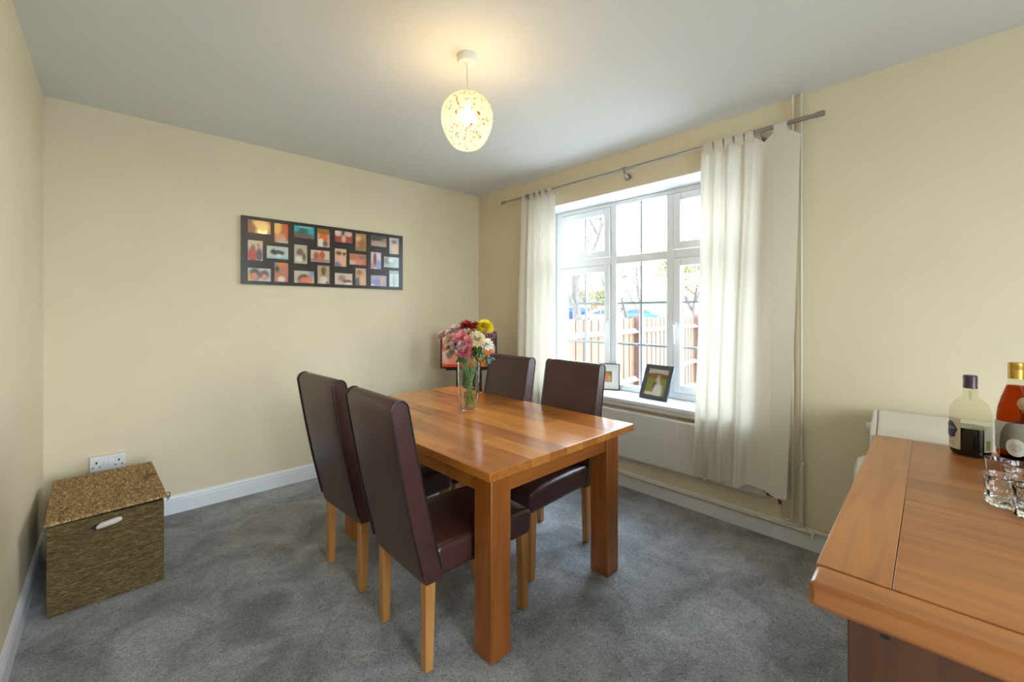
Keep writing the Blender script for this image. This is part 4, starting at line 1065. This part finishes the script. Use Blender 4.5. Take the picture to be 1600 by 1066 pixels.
# ------------------------------------------------------------------ outside
struct(obj('floor_outside', BX(-60, 80, -60, 80, -.14, -.065), simple('pale_paving', (.42, .41, .39), .9, var=.12, scale=3)), 'pale paving and car park outside the window', 'ground')
fence_w = wood('fence_timber', srgb(120, 84, 50), srgb(72, 48, 30), 'Z', .11, 4, rough=.8, grain=.8)
post_w = simple('fence_post_timber', srgb(88, 66, 60), .85, var=.2, scale=12)
fA, fB = Vector((3.42, 3.10, 0)), Vector((11.9, 4.28, 0))
fd = (fB-fA).normalized(); frz = math.atan2(fd.y, fd.x)
fn = tag(empty('garden_fence', fA, frz), 'close-boarded wooden garden fence outside the window', 'fence')
bay = 3.0; nb = 3; first = 2.36-bay
for b in range(0, nb+1):
    x0 = first+b*bay
    if b >= 1: obj('post', BX(x0-.05, x0+.05, -.05, .05, -.06, 1.345), post_w, fn, bevel=.004)
    if b == nb: break
    s0, s1 = max(.03, x0+.05), x0+bay-.05
    bm = bmesh.new(); x = s0; k = 0; rr = random.Random(40+b)
    while x < s1-.03:
        wd = min(.095, s1-x); sk = .008 if k % 2 else 0
        box(bm, x, x+wd-.006, .012+sk, .026+sk, -.03, 1.30+rr.uniform(-.012, .012)); x += wd; k += 1
    obj('fence_panel', bm, fence_w, fn)
    for z in (.40, 1.11):
        bm = bmesh.new()
        vs = [bm.verts.new(p) for x in (s0, s1) for p in ((x, .0115, z-.04), (x, -.055, z-.02), (x, .0115, z+.04))]
        bm.faces.new(vs[:3]); bm.faces.new(vs[3:][::-1])
        for q in range(3): bm.faces.new((vs[q], vs[(q+1) % 3], vs[3+(q+1) % 3], vs[3+q]))
        obj('rail', bm, simple('pale_rail_timber', (.22, .19, .15), .8, var=.15, scale=10), fn)

def car(label, depth, px, rz, col, sc=1.0, gz=-.06, tall=1.0):
    p = at(px, 487, depth); root = tag(empty('car', (p.x, p.y, gz), rz), label, 'car', 'cars parked beyond the fence')
    paint = simple('paint_%d%d%d' % tuple(int(c*99) for c in col), col, .6, var=.02, spec=.15)
    gm = simple('car_window_glass', (.03, .05, .08), .3, var=.1, spec=.3)
    pr_ = [(-2.1, .30), (-2.15, .62), (-2.05, .92), (-1.75, 1.0), (-1.35, 1.02), (.75, 1.0), (1.5, .90), (2.0, .74), (2.12, .52), (2.08, .28)]
    def sweep(pts, y0, inset):
        bm = bmesh.new(); rows = []
        for y, k in ((-y0, inset), (-y0*.94, 0), (y0*.94, 0), (y0, inset)):
            rows.append([bm.verts.new((x*sc*(1-.01*(k > 0)), y*sc, (z-(k if z > .5 else -k))*sc*tall)) for x, z in pts])
        n = len(pts)
        for a, b in zip(rows, rows[1:]):
            for k in range(n): bm.faces.new((a[k], a[(k+1) % n], b[(k+1) % n], b[k]))
        bm.faces.new(rows[0][::-1]); bm.faces.new(rows[-1]); return bm
    obj('car_body', sweep(pr_, .86, .05), paint, root, bevel=.03, angle=30)
    cab = [(-1.95, .98), (-1.55, 1.42), (-1.1, 1.5), (.05, 1.5), (.45, 1.44), (1.15, .98)]
    obj('roof', sweep(cab, .72, .06), paint, root, bevel=.03, angle=30)
    for s in (-1, 1):
        bm = bmesh.new()
        for q in ([(-1.62, 1.03), (-1.42, 1.36), (-.95, 1.42), (-.9, 1.03)], [(-.82, 1.03), (-.86, 1.43), (.0, 1.43), (.0, 1.03)], [(.07, 1.03), (.07, 1.42), (.40, 1.36), (.88, 1.03)]):
            f0 = [bm.verts.new((x*sc, s*.722*sc, z*sc*tall)) for x, z in q]; f1 = [bm.verts.new((x*sc, s*.735*sc, z*sc*tall)) for x, z in q]
            bm.faces.new(f1); bm.faces.new(f0[::-1])
            for k in range(4): bm.faces.new((f0[k], f0[(k+1) % 4], f1[(k+1) % 4], f1[k]))
        obj('side_window', bm, gm, root)
    for xa, za, xb_, zb_ in ((.55, 1.40, 1.10, 1.03), (-1.66, 1.36, -1.92, 1.04)):
        bm = bmesh.new(); o_ = .03 if xa > 0 else -.03
        vs = [bm.verts.new(((x+o_*t)*sc, y*sc, (z+.02*t)*sc*tall)) for t in (0, 1) for x, y, z in ((xa, -.58, za), (xa, .58, za), (xb_, .64, zb_), (xb_, -.64, zb_))]
        bm.faces.new(vs[:4]); bm.faces.new(vs[4:][::-1])
        for k in range(4): bm.faces.new((vs[k], vs[(k+1) % 4], vs[4+(k+1) % 4], vs[4+k]))
        obj('windscreen', bm, gm, root)
    for x in (-1.3, 1.3):
        for s in (-1, 1):
            bm = TB([(x*sc, s*.70*sc, .31*sc), (x*sc, s*.88*sc, .31*sc)], .31*sc, 20); obj('wheel', bm, black_m, root, smooth=True)
    bm = bmesh.new()
    for s in (-1, 1): box(bm, -2.17*sc, -2.10*sc, s*.62*sc-.14*sc, s*.62*sc+.14*sc, .72*sc*tall, .88*sc*tall)
    obj('tail_light', bm, simple('tail_red', (.5, .02, .02), .2), root, bevel=.01)
slab = struct(obj('floor_car_park', BX(-26, 30, -13, 13, -.06, .25), simple('grey_tarmac', (.16, .16, .165), .9, var=.12, scale=2)), 'raised grey tarmac of the car park beyond the fence', 'ground')
sp_ = at(1000, 487, 46); slab.location = (sp_.x, sp_.y, 0); slab.rotation_euler = (0, 0, math.atan2(RT.y, RT.x))
car('dark blue car beyond the fence at the left of the window', 50, 902, R(-38), (.012, .03, .14), 1.0, .2505, 1.1)
car('white car with red tail lights beyond the fence behind the left casement', 39, 936, R(141), (.26, .25, .25), 1.0, .2505, .9)
car('red car beyond the fence just left of the middle panes', 56, 968, R(60), (.22, .010, .010), 1.0, .2505, 1.05)
car('light blue car beyond the fence seen through the middle of the window', 46, 1000, R(-43), (.05, .12, .20), .95, .2505, 1.0)

def branch(bm, p, d, ln, r_, depth, rr, tips):
    pts = [p]; q = p.copy(); dd = d.copy(); seg = 5
    for k in range(seg):
        dd = (dd + Vector((rr.gauss(0, .10), rr.gauss(0, .10), rr.gauss(0, .06)+.02))).normalized(); q = q + dd*ln/seg; pts.append(q.copy())
    tube(bm, pts, [r_*(1-.5*k/seg) for k in range(seg+1)], 6 if depth > 1 else 4, cap=False)
    if depth == 0: tips.append(q); return
    for k in range(rr.choice((3, 4))):
        i = rr.randint(2, seg); a = Vector((rr.gauss(0, 1), rr.gauss(0, 1), rr.gauss(.3, .6))).normalized()
        branch(bm, pts[i], (dd*.75+a*.8).normalized(), ln*rr.uniform(.55, .75), r_*.5, depth-1, rr, tips)
def tree(name, label, px, depth, hgt, seed, leaves=0, lc=(.30, .32, .06), lean=(0, 0), rad=.13, group='trees beyond the fence', dep=4):
    p = at(px, 487, depth); root = tag(empty(name, (p.x, p.y, -.06)), label, 'tree', group)
    rr = random.Random(seed); bm = bmesh.new(); tips = []
    branch(bm, Vector((0, 0, 0)), Vector((lean[0], lean[1], 1)).normalized(), hgt*.42, rad, dep, rr, tips)
    obj('branches', bm, simple('bark_%s' % name, (.07, .055, .045), .85, var=.3, scale=10), root, smooth=True)
    if leaves:
        bl = bmesh.new()
        for t in tips:
            for k in range(leaves):
                c = t+Vector((rr.gauss(0, .35), rr.gauss(0, .35), rr.gauss(0, .3))); petal(bl, c, Vector((rr.gauss(0, 1), rr.gauss(0, 1), rr.gauss(0, 1))), rr.uniform(0, 6), 0, .15, .055, .02, .04)
        obj('foliage', bl, simple('leaf_%s_%d' % (name, seed), lc, .6, var=.3, scale=2), root)
tree('bare_tree', 'leaning bare tree beyond the fence at the left of the window', 918, 11.5, 7.0, 4, lean=(-.10, .14), rad=.17)
tree('bare_tree', 'bare tree beyond the fence behind the middle of the window', 1003, 30, 7.5, 9, rad=.14)
tree('leafy_tree', 'yellow-green tree beyond the cars at the left of the window', 925, 50, 7.5, 12, 16, (.13, .11, .025), rad=.2)
tree('leafy_tree', 'yellow-green tree behind the middle of the window', 982, 38, 6.5, 13, 16, (.12, .125, .025), rad=.2)
tree('leafy_tree', 'bright green tree seen beside the right curtain', 1086, 30, 8, 14, 12, (.14, .16, .03), rad=.16)
def house(label, px, depth, w, d_, hw_, roofh, rz, wallc, roofc, wins):
    p = at(px, 487, depth); root = tag(empty('house', (p.x, p.y, -.06), rz), label, 'house', 'houses far beyond the fence')
    obj('walls', BX(-w/2, w/2, -d_/2, d_/2, 0, hw_), simple('house_wall_%d' % int(px), wallc, .9, var=.15, scale=1.5), root)
    bm = bmesh.new(); o = .4
    a = [bm.verts.new(q) for q in ((-w/2-o, -d_/2-o, hw_), (w/2+o, -d_/2-o, hw_), (w/2+o, d_/2+o, hw_), (-w/2-o, d_/2+o, hw_), (-w/2+1, 0, hw_+roofh), (w/2-1, 0, hw_+roofh))]
    for f in ((0, 1, 5, 4), (1, 2, 5), (2, 3, 4, 5), (3, 0, 4), (3, 2, 1, 0)): bm.faces.new([a[k] for k in f])
    obj('roof', bm, simple('house_roof_%d' % int(px), roofc, .9, var=.15, scale=2), root)
    for (x, z, ww, hh) in wins:
        f = obj('window', BX(x-ww/2, x+ww/2, -d_/2-.06, -d_/2+.02, z, z+hh), upvc, root)
        obj('pane', BX(x-ww/2+.1, x+ww/2-.1, -d_/2-.08, -d_/2-.061, z+.1, z+hh-.1), simple('far_pane', (.12, .16, .2), .1), f)
hr = math.atan2(FW.y, FW.x)-PI/2
house('brown brick house far beyond the cars at the left', 908, 64, 8, 6, 2.6, 1.8, hr, (.12, .07, .045), (.10, .06, .045), [(-2.5, 1, 1.4, 1.2), (0, .9, 1.6, 1.5), (2.6, 1, 1.4, 1.2)])
house('white house with a pale roof far beyond the middle of the window', 1012, 68, 11, 7, 2.9, 2.0, hr-.1, (.26, .25, .24), (.14, .11, .09), [(-3.4, 1.1, 1.3, 1.2), (-1, 1.1, 1.3, 1.2), (2.4, 1.1, 1.3, 1.2)])

# ------------------------------------------------------------------ light
W = bpy.data.worlds.new('sky'); S.world = W; W.use_nodes = True; nt = W.node_tree; nt.nodes.clear()
wo = nt.nodes.new('ShaderNodeOutputWorld'); bg = nt.nodes.new('ShaderNodeBackground')
tc = nt.nodes.new('ShaderNodeTexCoord'); sx = nt.nodes.new('ShaderNodeSeparateXYZ'); rp = nt.nodes.new('ShaderNodeValToRGB')
rp.color_ramp.elements[0].position = .0; rp.color_ramp.elements[0].color = (.88, .94, 1, 1); rp.color_ramp.elements[1].position = .8; rp.color_ramp.elements[1].color = (.62, .80, 1, 1)
nt.links.new(tc.outputs['Generated'], sx.inputs[0]); nt.links.new(sx.outputs[2], rp.inputs[0]); nt.links.new(rp.outputs[0], bg.inputs['Color'])
bg.inputs['Strength'].default_value = 5.4
nt.links.new(bg.outputs[0], wo.inputs['Surface'])
def portal(loc, direction, sx_, sy_):
    a = bpy.data.lights.new('portal', 'AREA'); a.shape = 'RECTANGLE'; a.size = sx_; a.size_y = sy_
    a.cycles.is_portal = True
    o = bpy.data.objects.new('portal', a); COL.objects.link(o); o.location = loc
    o.rotation_euler = Vector(direction).to_track_quat('-Z', 'Y').to_euler()
portal((3.352, (WY0+WY1)/2, (WZ0+WZ1)/2), (-1, 0, 0), WY1-WY0, WZ1-WZ0)
portal(((BX0+BX1)/2, YB-.205, BZ/2), (0, 1, 0), BX1-BX0, BZ)

vs_ = S.view_settings; vs_.view_transform = 'Standard'; vs_.look = 'None'; vs_.gamma = 1; vs_.use_curve_mapping = False
vs_.exposure = 1.88
